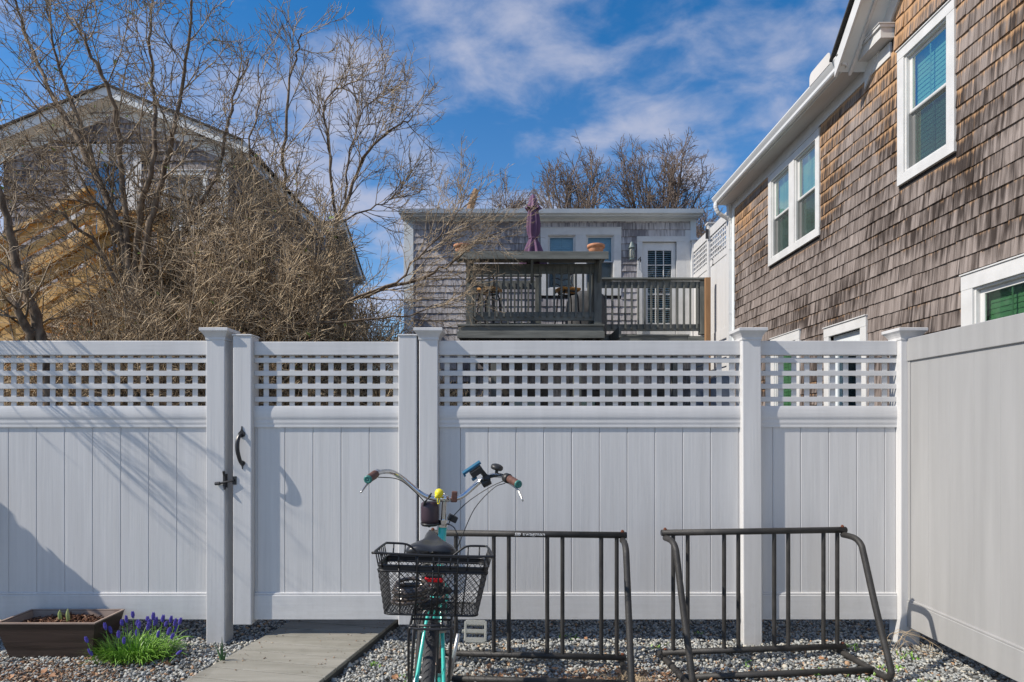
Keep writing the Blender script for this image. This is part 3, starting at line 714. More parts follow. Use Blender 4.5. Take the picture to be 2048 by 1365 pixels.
shingle_wall(rh, FR, 1.55, 10.2, 1.3, 7.3, .1435, win_holes, 'shingle_brown',
             near=lambda u, z: (1 / u) - (2.0 if (u < 4.45 or (z - CAMZ) / u > .72 or z < 1.9) else 0), topf=gtop, seed=4, proud=.018)
for (a, b, c, d) in win_holes[:1]: window(rh, FR, a, b, c, d)
a, b, c, d = win_holes[1]; window(rh, FR, a, b, c, d, units=2, mull=.15)
a, b, c, d = win_holes[2]; window(rh, FR, a, b, c, d, cas=.125, glass='glass_green', frame_th=.045)
a, b, c, d = win_holes[4]; window(rh, FR, a, b, c, d, cas=.12, glass='glass_green')
# entry door
a, b, c, d = win_holes[3]
q = MB(FR); q.box(a, a + .11, 0, .03, c, d - .11); q.box(b - .11, b, 0, .03, c, d - .11); q.box(a, b, 0, .032, d - .11, d); q.box(a - .006, b + .006, 0, .045, d, d + .012)
dr = q.build('door', 'trim', rh, bevel=.002)
q = MB(FR); q.box(a + .112, b - .112, -.08, -.03, c, 1.15); q.box(a + .112, b - .112, -.08, -.03, 2.36, d - .112); q.box(a + .112, a + .2, -.08, -.03, 1.15, 2.36); q.box(b - .2, b - .112, -.08, -.03, 1.15, 2.36)
q.build('door_leaf', 'trim_dim', dr, bevel=.003)
q = MB(FR); q.box(a + .2, b - .2, -.06, -.052, 1.15, 2.36); q.build('pane', 'glass_blue', dr)
q = MB(FR); q.box(a + .12, b - .12, -.15, -.12, .5, 2.5); q.build('room', 'inside', dr)
# corner board, frieze, soffit, fascia and gutter
q = MB(FR); q.box(10.2, 10.30, 0, .028, 0, 5.17); q.build('corner_board', 'trim_dim', rh, bevel=.002)
q = MB(FR); q.box(6.0, 10.30, 0, .022, 5.155, 5.30); q.build('frieze_board', 'trim', rh, bevel=.002)
q = MB(); q.box(3.56, HX, 6.5, 10.37, 5.285, 5.30); q.build('soffit', 'soffit', rh)
q = MB(); q.box(3.545, 3.56, 6.36, 10.37, 5.27, 5.40); q.build('fascia', 'trim', rh)
gp_ = [(3.545, 5.395), (3.545, 5.285), (3.50, 5.285), (3.488, 5.30), (3.485, 5.33), (3.465, 5.36), (3.45, 5.385), (3.45, 5.40), (3.458, 5.40), (3.47, 5.375), (3.492, 5.34), (3.497, 5.305), (3.535, 5.295), (3.537, 5.395)]
q = MB(); q.prism(gp_, 6.36, 10.36, 'y'); q.prism([(3.545, 5.395), (3.545, 5.285), (3.50, 5.285), (3.485, 5.33), (3.45, 5.385), (3.45, 5.40)], 6.352, 6.36, 'y'); q.prism([(3.545, 5.395), (3.545, 5.285), (3.50, 5.285), (3.485, 5.33), (3.45, 5.385), (3.45, 5.40)], 10.36, 10.368, 'y')
q.build('gutter', 'gutter', rh)
# splash guard on the gutter
q = MB(); pts = []
for (cy, cz, a0) in ((6.95 - .06, 5.47, 0), (6.50 + .06, 5.47, 90)):
    for k in range(7):
        an = R(a0 + k * 15); pts.append((cy + .06 * math.cos(an), cz + .06 * math.sin(an)))
pts += [(6.50, 5.39), (6.95, 5.39)]
q.prism(pts, 3.445, 3.449, 'x'); q.build('splash_guard', 'soffit', rh)
# downspout
dn = smooth_path([(3.50, 10.30, 5.29), (3.50, 10.30, 5.22), (3.56, 10.31, 5.12), (3.70, 10.33, 5.05), (3.765, 10.34, 4.95), (3.765, 10.34, 4.7)], 5)
q = MB(); q.tube(dn, [.036 + .003 * (i % 2) for i in range(len(dn))], 8); q.box(3.73, 3.80, 10.305, 10.365, 2.6, 4.72)
for z in (4.5, 3.4): q.box(3.724, 3.804, 10.301, 10.37, z, z + .03)
q.build('downspout', 'gutter', rh)
# cornice return and gable rake
q = MB(); q.box(3.66, HX, 5.96, 6.62, 5.315, 5.415); q.box(3.64, HX, 5.945, 6.62, 5.415, 5.445); q.box(3.63, HX, 5.935, 6.62, 5.445, 5.455); q.build('cornice_return', 'trim', rh, bevel=.003)
q = MB()
def rakebar(x0, x1, o0, o1, ex=0):   # bar along the rake, between two offsets under the roof plane
    q.hexa([(x0, 6.42 + ex, 5.36 - o1), (x1, 6.42 + ex, 5.36 - o1), (x1, apexY, apexZ + .06 - o1 + ex * 0), (x0, apexY, apexZ + .06 - o1),
            (x0, 6.42 + ex, 5.36 - o0), (x1, 6.42 + ex, 5.36 - o0), (x1, apexY, apexZ + .06 - o0), (x0, apexY, apexZ + .06 - o0)])
rakebar(3.45, 3.475, .0, .17); q.build('rake_board', 'trim', rh)
q = MB(); rakebar(3.475, HX, .10, .115); q.build('rake_soffit', 'trim_dim', rh)
q = MB(); rakebar(3.60, 3.63, .115, .15); rakebar(3.77, HX - .001, .115, .30); q.build('rake_moulding', 'trim', rh)
q = MB(); rakebar(3.42, HX + 6, -.02, -.045, .05)
q.hexa([(3.42, .6, 5.0), (HX + 6, .6, 5.0), (HX + 6, apexY, apexZ + .08), (3.42, apexY, apexZ + .08), (3.42, .6, 5.03), (HX + 6, .6, 5.03), (HX + 6, apexY, apexZ + .11), (3.42, apexY, apexZ + .11)])
q.hexa([(3.47, 6.42, 5.402), (3.47, 10.42, 5.402), (HX + 3.2, 10.42, 7.6), (HX + 3.2, 6.42, 7.6), (3.47, 6.42, 5.425), (3.47, 10.42, 5.425), (HX + 3.2, 10.42, 7.63), (HX + 3.2, 6.42, 7.63)])
q.build('roof', 'roof', rh)

# upstairs privacy fence in line with the house wall
uf = empty('landing_fence', (HX, 11.4, 3.3), 'small white lattice top fence on the upstairs landing beside the house corner', 'fence')
FU = lambda u, n_, z: (HX - .03 - n_, u, z)
for (a, b) in ((10.42, 11.36), (11.47, 12.40)):
    q = MB(FU); q.box(a, b, -.02, .02, 5.06, 5.22); q.build('top_rail', 'vinyl', uf, bevel=.003)
    q = MB(FU); q.box(a, b, -.02, .02, 4.48, 4.60); q.build('middle_rail', 'vinyl', uf, bevel=.003)
    q = MB(FU); q.box(a, b, -.02, .02, 3.02, 3.20); q.build('bottom_rail', 'vinyl', uf, bevel=.003)
    nb = 5; s0 = None
    for k in range(nb):
        wd = (b - a) / nb
        if s0 is None: s0 = MB(FU).box(a + .001, a + wd - .001, -.01, .01, 3.2, 4.48).build('board', 'vinyl', uf, bevel=.003)
        else: share(s0, uf, (0, k * wd, 0))
    s0 = None
    for k in range(int((b - a) / .087)):
        if s0 is None: s0 = MB(FU).box(a + .03, a + .06, -.002, .004, 4.6, 5.06).build('slat', 'vinyl', uf)
        else: share(s0, uf, (0, k * .087, 0))
    s0 = None
    for k in range(5):
        if s0 is None: s0 = MB(FU).box(a, b, .005, .010, 5.0, 5.03).build('slat', 'vinyl', uf)
        else: share(s0, uf, (0, 0, -k * .09))
for y in (10.36, 11.415, 12.45):
    q = MB(FU); q.box(y - .05, y + .05, -.05, .05, 2.4, 5.30); q.box(y - .075, y + .075, -.075, .075, 5.30, 5.33); q.box(y - .055, y + .055, -.055, .055, 5.27, 5.30); q.build('post', 'vinyl', uf, bevel=.004)
q = MB(FU)
for k in range(4): q.box(10.4, 12.45, -.015, .02, 2.98 - k * .16 - .13, 2.98 - k * .16)
q.build('skirt_board', 'vinyl', uf)
q = MB(FU); q.box(11.35, 11.38, .05, .10, 5.02, 5.20); q.box(11.35, 11.38, .05, .11, 4.02, 4.10); q.build('latch', 'blackmetal', uf)
put_text('2', 'house_number', .17, 'blackprint', uf, lambda x, y, z: (HX - .03 - .0225 - z - .05 * 0 - HX, 11.20 - x - 11.4, 4.53 + y - 3.3))

# ------------------------------------------------------------------ rear cottage with the upstairs deck
CY = 12.5
FC_ = lambda u, n_, z: (u, CY - n_, z)
ct = empty('cottage', (.8, CY + 2, 0), 'grey shingled two storey cottage with flat white roofline beyond the fence', 'house')
XL, XR = -2.25, 3.83
cw = (.594, 2.27, 4.19, 5.60)
q = MB(); q.box(XL + .02, XR - .02, CY + .18, CY + 6, 0, 5.78); q.build('wall', 'wall_back', ct)
dch = (2.60, 3.52, 3.30, 5.42)
holes = [cw, dch]
q = MB(FC_); us = sorted({XL + .02, XR - .02} | {v for h_ in holes for v in h_[:2]}); zs = sorted({0, 5.78} | {v for h_ in holes for v in h_[2:]})
for ua, ub in zip(us[:-1], us[1:]):
    for za, zb in zip(zs[:-1], zs[1:]):
        uc, zc = (ua + ub) / 2, (za + zb) / 2
        if any(a + .02 < uc < b - .02 and c + .02 < zc < d - .02 for a, b, c, d in holes): continue
        q.box(ua, ub, -.179, -.002, za, zb)
q.build('sheathing', 'wall_back', ct)
lower = [(-.2, .75, 0, 2.25), (1.2, 1.95, .9, 2.2), (2.3, 3.2, 0, 2.25), (-1.6, -.8, 1.2, 2.4)]
shingle_wall(ct, FC_, -2.05, XR - .12, .2, 5.735, .145, holes + lower, 'shingle_grey',
             near=lambda u, z: -abs(u + .6) * .4 - abs(z - 4.6) - (3 if z < 3.1 or z > 5.7 else 0), seed=9, wmin=.08, wmax=.17)
window(ct, FC_, *cw, cas=.15, units=2, mull=.22, glass='glass_blue', frame_th=.03)
for a, b in ((XL, XL + .2), (XR - .12, XR)): MB(FC_).box(a, b, -.01, .03, 0, 5.735).build('corner_board', 'trim_dim', ct, bevel=.003)
q = MB(FC_); q.box(XL, XR, 0, .032, 5.735, 5.79); q.build('frieze_board', 'trim_dim', ct)
q = MB(); q.box(XL - .04, XR + .04, CY - .20, CY + 6, 5.785, 5.80); q.build('soffit', 'trim_dim', ct)
q = MB(); q.box(XL - .04, XR + .04, CY - .22, CY - .20, 5.775, 5.86)
q.prism([(CY - .22, 5.80), (CY - .30, 5.81), (CY - .32, 5.89), (CY - .22, 5.89)], XL - .06, XR + .06, 'x'); q.build('fascia', 'trim_dim', ct)
q = MB(); q.box(XL - .0, XR + .02, CY - .1, CY + 6, 5.86, 5.96); q.build('roof', 'trim_dim', ct)
# upstairs door, fifteen lights
a, b, c, d = dch
q = MB(FC_); q.box(a, a + .11, 0, .03, c, d - .11); q.box(b - .10, b + .08, 0, .03, c, d - .11); q.box(a, b + .08, 0, .034, d - .11, d)
dr = q.build('door', 'trim', ct, bevel=.003)
ga, gb, gc, gd = 2.835, 3.325, 3.62, 5.14
q = MB(FC_); q.box(a + .112, ga, -.06, -.02, c, d - .112); q.box(gb, b - .102, -.06, -.02, c, d - .112); q.box(ga, gb, -.06, -.02, c, gc); q.box(ga, gb, -.06, -.02, gd, d - .112)
for k in (1, 2): u = ga + (gb - ga) * k / 3; q.box(u - .009, u + .009, -.05, -.022, gc, gd)
for k in range(1, 5): z = gc + (gd - gc) * k / 5; q.box(ga, gb, -.049, -.023, z - .009, z + .009)
q.build('door_leaf', 'trim', dr, bevel=.002)
p0 = None
for i in range(3):
    for j in range(5):
        if p0 is None:
            p0 = MB(FC_).add([(ga + .01, -.036, gc + .01), (ga + (gb - ga) / 3 - .01, -.036, gc + .01), (ga + (gb - ga) / 3 - .01, -.036, gc + (gd - gc) / 5 - .01), (ga + .01, -.036, gc + (gd - gc) / 5 - .01)], [(0, 1, 2, 3)]).build('pane', 'glass_blue', dr)
        else: share(p0, dr, (i * (gb - ga) / 3, 0, j * (gd - gc) / 5))
q = MB(FC_); q.box(ga - .02, gb + .02, -.17, -.14, gc, gd); q.build('room', 'inside', dr)
s0 = None
for k in range(34):
    z = gd - .03 - k * .045
    if s0 is None:
        zz = z; s0 = MB(FC_).add([(ga, -.075, z), (gb, -.075, z), (gb, -.10, z + .027), (ga, -.10, z + .027)], [(0, 1, 2, 3)]).build('blind_slat', 'blind', dr)
    else: share(s0, dr, (0, 0, z - zz))
q = MB(FC_); q.box(b + .08, XR - .12, 0, .028, 3.3, 5.55); q.build('side_panel', 'trim', ct)
put_text('4', 'house_number', .17, 'blackprint', ct, lambda x, y, z: (2.652 + x - .8, CY - .034 - z - CY - 2, 4.93 + y))
# wall lantern
q = MB(); lx, ly = 2.47, CY - .14
q.lathe([(.02, 5.27), (.03, 5.25), (.055, 5.18), (.075, 5.14), (.06, 5.135), (.045, 5.12)], (lx, ly, 0), 12); q.box(lx - .035, lx + .035, CY - .04, CY - .005, 5.05, 5.22); q.beam((lx, CY - .03, 5.2), (lx, ly, 5.27), .015, .015)
q.tube([(lx, ly, 4.93), (lx, ly, 4.90)], .05, 12)
for k in range(6):
    an = k * math.pi / 3; q.beam((lx + .055 * math.cos(an), ly + .055 * math.sin(an), 4.92), (lx + .06 * math.cos(an), ly + .06 * math.sin(an), 5.13), .006, .006)
ln = q.build('wall_lantern', 'lantern', ct)
q = MB(); q.lathe([(.04, 4.93), (.05, 4.99), (.05, 5.08), (.045, 5.12)], (lx, ly, 0), 12); q.build('lantern_glass', 'clearp', ln, smooth=True)
# lower storey doors under the deck
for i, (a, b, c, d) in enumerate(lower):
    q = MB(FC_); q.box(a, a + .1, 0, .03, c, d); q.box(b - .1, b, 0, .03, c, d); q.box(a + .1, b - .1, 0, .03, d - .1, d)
    dd = q.build('lower_door' if i in (0, 2) else 'lower_window', 'shaded_door' if i else 'shaded_door', ct)
    q = MB(FC_); q.box(a + .1, b - .1, -.001, .012, c, d - .1); q.build('door_leaf' if i in (0, 2) else 'shade', 'shaded_door', dd)
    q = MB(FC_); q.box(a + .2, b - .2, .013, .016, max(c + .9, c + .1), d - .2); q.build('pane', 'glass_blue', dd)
put_text('3', 'house_number', .13, 'whiteprint', ct, lambda x, y, z: (2.56 + x - .8, CY - .034 - z - CY - 2, 2.33 - .05 + y))

# deck
DZ = 3.24
dk = empty('raised_deck', (1.2, 11.4, 0), 'raised grey green wooden deck with bar top railing on the cottage', 'deck')
DL, DR_, DF, DF2 = -.93, 1.586, 10.4, 11.55
q = MB(); q.box(DL, DR_, DF + .03, DF + .07, DZ - .24, DZ - .03); q.box(DR_ + .02, 3.4, DF2 + .03, DF2 + .07, DZ - .24, DZ - .03); q.box(DL, DL + .04, DF + .07, CY - .03, DZ - .24, DZ - .03); q.build('rim_joist', 'deckrail', dk, bevel=.003)
MB().box(DR_ - .021, DR_ + .019, DF + .071, DF2 + .069, DZ - .24, DZ - .03).build('rim_joist', 'deckrail', dk)
q = MB(); q.box(DL - .02, DR_ + .02, DF - .01, DF + .03, DZ - .245, DZ - .13); q.build('lower_trim', 'deckrail', dk, bevel=.003)
s0 = None
for k in range(int((CY - .03 - DF) / .145)):
    y = DF + .005 + k * .145
    xr = DR_ + .02 if y < DF2 - .02 else 3.42
    key = xr
    q = MB().box(DL - .02, xr, y, y + .139, DZ - .028, DZ).build('plank', 'deckrail', dk)
s0 = None
for k in range(7):
    x = DL + .3 + k * .42
    if s0 is None: s0 = MB().box(x - .02, x + .02, DF + .08, CY - .03, DZ - .22, DZ - .03).build('joist', 'deckgrey', dk); x00 = x
    else: share(s0, dk, (x - x00, 0, 0))
for (x, y) in ((DL + .25, DF + .12), (1.15, DF + .12), (3.2, DF2 + .12), (1.9, DF2 + .12), (-.3, DF + .12)):
    q = MB().box(x - .07, x + .07, y, y + .14, 0, DZ - .24).build('support_post', 'deckgrey', dk, bevel=.004)
# bar-height railing at the front
RP = [(-.80, -.67), (1.43, 1.56)]
for a, b in RP: MB().box(a, b, DF + .02, DF + .14, DZ, 4.31).build('railing_post', 'deckgrey', dk, bevel=.004)
MB().box(-.67, 1.43, DF + .06, DF + .10, 4.13, 4.30).build('upper_rail', 'deckrail', dk, bevel=.003)
MB().box(-.67, 1.43, DF + .06, DF + .10, DZ + .07, DZ + .22).build('lower_rail', 'deckrail', dk, bevel=.003)
s0 = None
for k in range(17):
    x = -.645 + k * .1255
    if s0 is None: s0 = MB().box(x - .017, x + .017, DF + .022, DF + .058, DZ + .13, 4.26).build('baluster', 'deckgrey', dk); x00 = x
    else: share(s0, dk, (x - x00, 0, 0))
# bar top: front board and shelf
q = MB(); q.box(-.98, 1.63, DF - .29, DF - .25, 4.285, 4.415); q.build('bar_fascia', 'deckrail', dk, bevel=.004)
s0 = None
for k in range(4):
    y = DF - .25 + k * .14
    if s0 is None: s0 = MB().box(-.98, 1.63, y + .002, y + .138, 4.385, 4.415).build('bar_plank', 'deckrail', dk, bevel=.003)
    else: share(s0, dk, (0, k * .14, 0))
for x in (-.74, .34, 1.50):
    q = MB(); q.hexa([(x - .02, DF + .02, 3.95), (x + .02, DF + .02, 3.95), (x + .02, DF + .02, 4.07), (x - .02, DF + .02, 4.07),
                      (x - .02, DF - .25, 4.27), (x + .02, DF - .25, 4.27), (x + .02, DF - .25, 4.38), (x - .02, DF - .25, 4.38)]); q.build('bracket', 'deckgrey', dk)
    MB().box(x - .02, x + .02, DF - .25, DF + .2, 4.30, 4.384).build('bracket', 'deckgrey', dk)
# sides of the bay
for xs_, y1 in ((-.74, CY - .05), (1.50, DF2)):
    MB().box(xs_ - .02, xs_ + .02, DF + .14, y1, 4.14, 4.27).build('upper_rail', 'deckrail', dk); MB().box(xs_ - .02, xs_ + .02, DF + .14, y1, DZ + .07, DZ + .2).build('lower_rail', 'deckrail', dk)
    s0 = None; k = 0; y = DF + .22
    while y < y1 - .05:
        if s0 is None: s0 = MB().box(xs_ - .058, xs_ - .022, y - .017, y + .017, DZ + .12, 4.2).build('baluster', 'deckgrey', dk); y00 = y
        else: share(s0, dk, (0, y - y00, 0))
        y += .125
# inner stair railing
MB().box(.44, .56, 11.4, 11.5, DZ, 4.33).build('railing_post', 'deckgrey', dk, bevel=.004)
MB().box(-.7, .47, 11.41, 11.45, 4.08, 4.24).build('upper_rail', 'deckrail', dk); MB().box(-.7, .57, 11.39, 11.50, 4.33, 4.365).build('rail_cap', 'deckrail', dk)
MB().box(-.7, .44, 11.43, 11.47, DZ + .07, DZ + .2).build('lower_rail', 'deckrail', dk)
s0 = None
for k in range(8):
    x = -.6 + k * .13
    if s0 is None: s0 = MB().box(x - .017, x + .017, 11.372, 11.408, DZ + .1, 4.2).build('baluster', 'deckgrey', dk); x00 = x
    else: share(s0, dk, (x - x00, 0, 0))
# right-hand run
MB().box(3.62, 3.74, DF2, DF2 + .12, DZ, 4.27).build('railing_post', 'deckgrey', dk, bevel=.004)
MB().box(1.60, 3.80, DF2 - .04, DF2 + .10, 4.29, 4.325).build('rail_cap', 'deckrail', dk, bevel=.003)
MB().box(1.60, 3.62, DF2 + .03, DF2 + .07, 4.14, 4.27).build('upper_rail', 'deckrail', dk, bevel=.003); MB().box(1.60, 3.62, DF2 + .03, DF2 + .07, DZ + .07, DZ + .2).build('lower_rail', 'deckrail', dk, bevel=.003)
s0 = None
for k in range(16):
    x = 1.68 + k * .1255
    if s0 is None: s0 = MB().box(x - .017, x + .017, DF2 - .008, DF2 + .028, DZ + .11, 4.25).build('baluster', 'deckgrey', dk); x00 = x
    else: share(s0, dk, (x - x00, 0, 0))
MB().box(3.555, 3.645, 11.0, 11.09, 0, 4.20).build('brown_post', 'brownpost', dk, bevel=.004, label='unpainted brown wooden post at the right end')
MB().box(3.4, 3.76, DF2 + .02, DF2 + .07, DZ - .24, DZ - .03).build('rim_joist', 'deckrail', dk)

# closed umbrella
UY = 10.85; ux = P(1066, 0, UY).x
um = empty('patio_umbrella', (ux, UY, DZ), 'closed faded purple patio umbrella standing behind the bar top', 'umbrella')
q = MB(); q.tube([(ux, UY, DZ + .05), (ux, UY, 5.66)], .019, 10); q.build('pole', 'blackmetal', um)
q = MB(); q.lathe([(.24, DZ + .001), (.24, DZ + .03), (.19, DZ + .06), (.05, DZ + .08), (.035, DZ + .20), (.02, DZ + .21)], (ux, UY, 0), 20); q.build('base', 'deckgrey', um, smooth=True)
def pleated(prof, n, seed, folds=7):
    V = []; F = []
    for i, (r_, z, am) in enumerate(prof):
        for k in range(n):
            a = 2 * math.pi * k / n; rr = r_ * (1 + am * math.sin(a * folds + seed + i * .12) + am * .4 * math.sin(a * 3 + i * .3))
            V.append((ux + rr * math.cos(a), UY + rr * math.sin(a), z + (.02 * math.sin(a * folds + seed) if i == len(prof) - 1 else 0)))
    for i in range(len(prof) - 1):
        for k in range(n): F.append((i * n + k, i * n + (k + 1) % n, (i + 1) * n + (k + 1) % n, (i + 1) * n + k))
    return MB().add(V, F)
pleated([(.02, 5.655, 0), (.055, 5.60, .1), (.075, 5.52, .15), (.10, 5.44, .2), (.125, 5.39, .3)], 42, 1, 8).build('top_vent', 'purple', um, smooth=True)
pleated([(.03, 5.5, 0), (.075, 5.40, .2), (.095, 5.25, .25), (.105, 5.1, .28), (.10, 4.97, .22), (.075, 4.88, .12), (.072, 4.84, .1), (.10, 4.76, .25), (.135, 4.62, .3), (.165, 4.48, .34), (.185, 4.36, .36)], 56, 2).build('canopy', 'purple', um, smooth=True)
q = MB(); q.tube([(ux + .078 * math.cos(a / 10 * 6.283), UY + .078 * math.sin(a / 10 * 6.283), 4.86) for a in range(10)], .012, 6, closed=True); q.build('tie_band', 'purple', um)

# terracotta pots on the bar top
def pot(px, label):
    y = DF - .05; x = P(px, 0, y).x
    q = MB(); q.lathe([(.105, 0), (.125, .09), (.135, .12), (.15, .122), (.155, .165), (.15, .17), (.135, .165), (.125, .12), (.11, .06)], (0, 0, 0), 28)
    t = tag(q.build('terracotta_pot', 'terracotta', smooth=False), label, 'plant pot', 'pots on the bar top'); t.location = (x, y, 4.416)
    t.data.shade_smooth()
    return t
pot(925, 'terracotta pot on the left end of the bar top, crossed by bare twigs')
pot(1192, 'terracotta pot on the bar top in front of the cottage window')

# bar stools
def stool(px, Y, rot, label):
    x = P(px, 0, Y).x
    t = empty('bar_stool', (x, Y, DZ), label, 'bar stool', 'bar stools on the deck', rot=(0, 0, rot))
    q = MB()
    q.prism([(-.19, -.17), (.19, -.17), (.21, 0), (.19, .19), (-.19, .19), (-.21, 0)], .70, .745, 'z'); q.build('seat', 'honeywood', t, local=True, bevel=.008)
    q = MB(); q.tube([(math.cos(a / 16 * 6.283) * .17, math.sin(a / 16 * 6.283) * .17, .67) for a in range(16)], .014, 6, closed=True)
    q.tube([(math.cos(a / 16 * 6.283) * .195, math.sin(a / 16 * 6.283) * .195, .22) for a in range(16)], .010, 6, closed=True); q.build('seat_ring', 'blackmetal', t, local=True)
    l0 = None
    for sx in (-1, 1):
        for sy in (-1, 1):
            pts = smooth_path([(sx * .10, sy * .10, .69), (sx * .14, sy * .14, .58), (sx * .15, sy * .15, .35), (sx * .19, sy * .19, .0)], 4)
            MB().tube(pts, .015, 6).build('leg', 'blackmetal', t, local=True)
    q = MB()
    for sx in (-1, 1): q.tube(smooth_path([(sx * .17, .15, .68), (sx * .2, .19, .85), (sx * .17, .22, .98), (sx * .21, .24, 1.10)], 4), .014, 6)
    for z in (1.08, .97, .86): q.tube(smooth_path([(-.2, .23, z), (-.1, .25, z + .02), (0, .255, z - .01), (.1, .25, z + .02), (.2, .23, z)], 4), .010, 6)
    q.build('backrest', 'blackmetal', t, local=True)
    return t
stool(978, 11.0, 2.7, 'black metal bar stool with wooden seat at the left end of the bar')
stool(1135, 11.0, .35, 'black metal bar stool with wooden seat in front of the covered grill')
# covered grill
q = MB(); rg = np.random.RandomState(2); V = []; F = []; n = 40
gx, gy = P(1172, 0, 11.7).x, 11.72
lev = [(0.0, .40, .27), (.18, .40, .27), (.42, .39, .26), (.64, .38, .25), (.77, .34, .22), (.84, .24, .16), (.86, .08, .06)]
for i, (h_, a_, b_) in enumerate(lev):
    for k in range(n):
        an = 2 * math.pi * k / n; c_, s_ = math.cos(an), math.sin(an); e = .55
        w_ = 1 + .035 * math.sin(an * 6 + i) * (1 - h_)
        V.append((gx + a_ * w_ * math.copysign(abs(c_) ** e, c_), gy + b_ * w_ * math.copysign(abs(s_) ** e, s_), DZ + h_))
for i in range(len(lev) - 1):
    for k in range(n): F.append((i * n + k, i * n + (k + 1) % n, (i + 1) * n + (k + 1) % n, (i + 1) * n + k))
F.append(tuple((len(lev) - 1) * n + k for k in range(n))); q.add(V, F)
tag(q.build('covered_grill', 'cover', smooth=True), 'low grill under a grey fitted cover behind the deck railing', 'grill')

# far building between cottage and house
fb = empty('far_building', (6.5, 24, 0), 'distant blue grey building just visible between cottage and landing fence', 'building')
MB().box(5.5, 9.5, 20, 24, 0, 7.45).build('wall', 'farwall', fb); MB().box(5.3, 9.7, 19.8, 24.2, 7.45, 7.7).build('roof', 'trim_dim', fb)
q = MB(); q.box(5.6, 9.0, 19.95, 20.0, 6.7, 7.2); q.build('window', 'glass_blue', fb); MB().box(5.5, 9.2, 19.93, 19.99, 7.21, 7.27).build('trim_band', 'trim_dim', fb)

# ------------------------------------------------------------------ the house on the left
LY = 9.5
lh = empty('gabled_house', (-6.25, LY + 3, 0), 'gabled grey shingled house behind the bare trees at the left', 'house')
FL = lambda u, n_, z: (u, LY - n_, z); FS = lambda u, n_, z: (-4.49 + n_, u, z)
ax_, az_ = -6.25, 6.72
ltop = lambda u: az_ - .06 - abs(u - ax_) * .41
q = MB(); q.prism([(-8.05, 0), (-4.5, 0), (-4.5, ltop(-4.5)), (ax_, az_ - .06), (-8.05, ltop(-8.05))], LY, LY + 5, 'y')
q.prism([(LY, 0), (16.9, 0), (16.9, 5.55), (15.1, 6.45), (13.6, 5.9), (LY, 5.9)], -8.0, -4.5, 'x'); q.build('wall', 'wall_back', lh)
lw = (-5.53, -4.80, 4.55, 5.50); ld = (-7.02, -5.85, 3.9, 5.92)
shingle_wall(lh, FL, -8.0, -4.61, 2.4, 6.7, .148, [lw, ld], 'shingle_dark', near=lambda u, z: -abs(z - 5) - (4 if z < 3 or u < -7.95 else 0), topf=ltop, seed=21, wmin=.09, wmax=.2, proud=.034)
stop_ = lambda u: 5.88 if u < 13.6 else (5.88 + (u - 13.6) * .37 if u < 15.1 else 6.43 - (u - 15.1) * .50)
shingle_wall(lh, FS, LY + .02, 16.9, 2.2, 6.9, .148, [], 'shingle_side', near=lambda u, z: -u, topf=stop_, seed=22, wmin=.1, wmax=.2, npart=0)
window(lh, FL, *lw, cas=.07, glass='glass_blue', trim='trim_dim', frame_th=.03, screen=False)
q = MB(FL); a, b, c, d = ld
q.box(a, a + .14, 0, .03, c, d); q.box(b - .14, b, 0, .03, c, d); q.box(a + .14, b - .14, 0, .03, d - .14, d); dd = q.build('door', 'trim', lh)
q = MB(FL); q.box(a + .14, b - .14, -.01, .01, c, c + .35); q.box(a + .14, a + .26, -.01, .01, c + .35, d - .14); q.box(b - .26, b - .14, -.01, .01, c + .35, d - .14); q.box(a + .26, b - .26, -.01, .01, d - .26, d - .14); q.build('door_leaf', 'trim', dd)
q = MB(FL); q.box(a + .26, b - .26, .0055, .0075, c + .35, d - .26); q.build('pane', 'glass_blue', dd)
q = MB(FL); q.box(-4.61, -4.488, -.01, .028, 0, 5.98); q.build('corner_board', 'trim_dim', lh)
def rake(o0, o1, y0, y1, name, m, ext=2.2):
    q = MB()
    for sgn in (-1, 1):
        xa, xb = ax_, ax_ + sgn * ext; zb = az_ - .41 * ext
        q.hexa([(xa, y0, az_ - o1), (xb, y0, zb - o1), (xb, y1, zb - o1), (xa, y1, az_ - o1), (xa, y0, az_ - o0), (xb, y0, zb - o0), (xb, y1, zb - o0), (xa, y1, az_ - o0)])
    q.build(name, m, lh)
q = MB(FL); q.box(lw[0] + .08, lw[1] - .08, .001, .003, lw[2] + .08, lw[3] - .08); q.build('curtain', 'curtain', lh)
q = MB(FL); q.box(-6.76, -6.11, .0035, .004, 4.25, 5.66); q.build('curtain', 'curtain_pale', lh)
rake(0, .16, LY - .24, LY - .20, 'rake_board', 'trim_dim'); rake(.14, .155, LY - .20, LY, 'rake_soffit', 'trim_dim'); rake(.155, .34, LY - .03, LY - .0, 'rake_frieze', 'trim_dim', 1.85); rake(-.03, -.001, LY - .28, LY + 4.1, 'roof', 'roof', 2.1)
q = MB()
def slab(x0, x1, a, b, lo, hi): q.hexa([(x0, a[0], a[1] + lo), (x1, a[0], a[1] + lo), (x1, b[0], b[1] + lo), (x0, b[0], b[1] + lo), (x0, a[0], a[1] + hi), (x1, a[0], a[1] + hi), (x1, b[0], b[1] + hi), (x0, b[0], b[1] + hi)])
slab(-4.23, -4.2, (15.1, 6.61), (17.05, 5.62), -.17, 0); slab(-4.23, -4.2, (13.5, 6.0), (15.1, 6.61), -.17, 0); q.build('side_rake', 'trim_dim', lh)
q = MB(); slab(-4.47, -4.23, (15.1, 6.61), (17.05, 5.62), -.12, -.10); slab(-4.47, -4.23, (13.5, 6.0), (15.1, 6.61), -.12, -.10); q.build('side_soffit', 'trim_dim', lh)
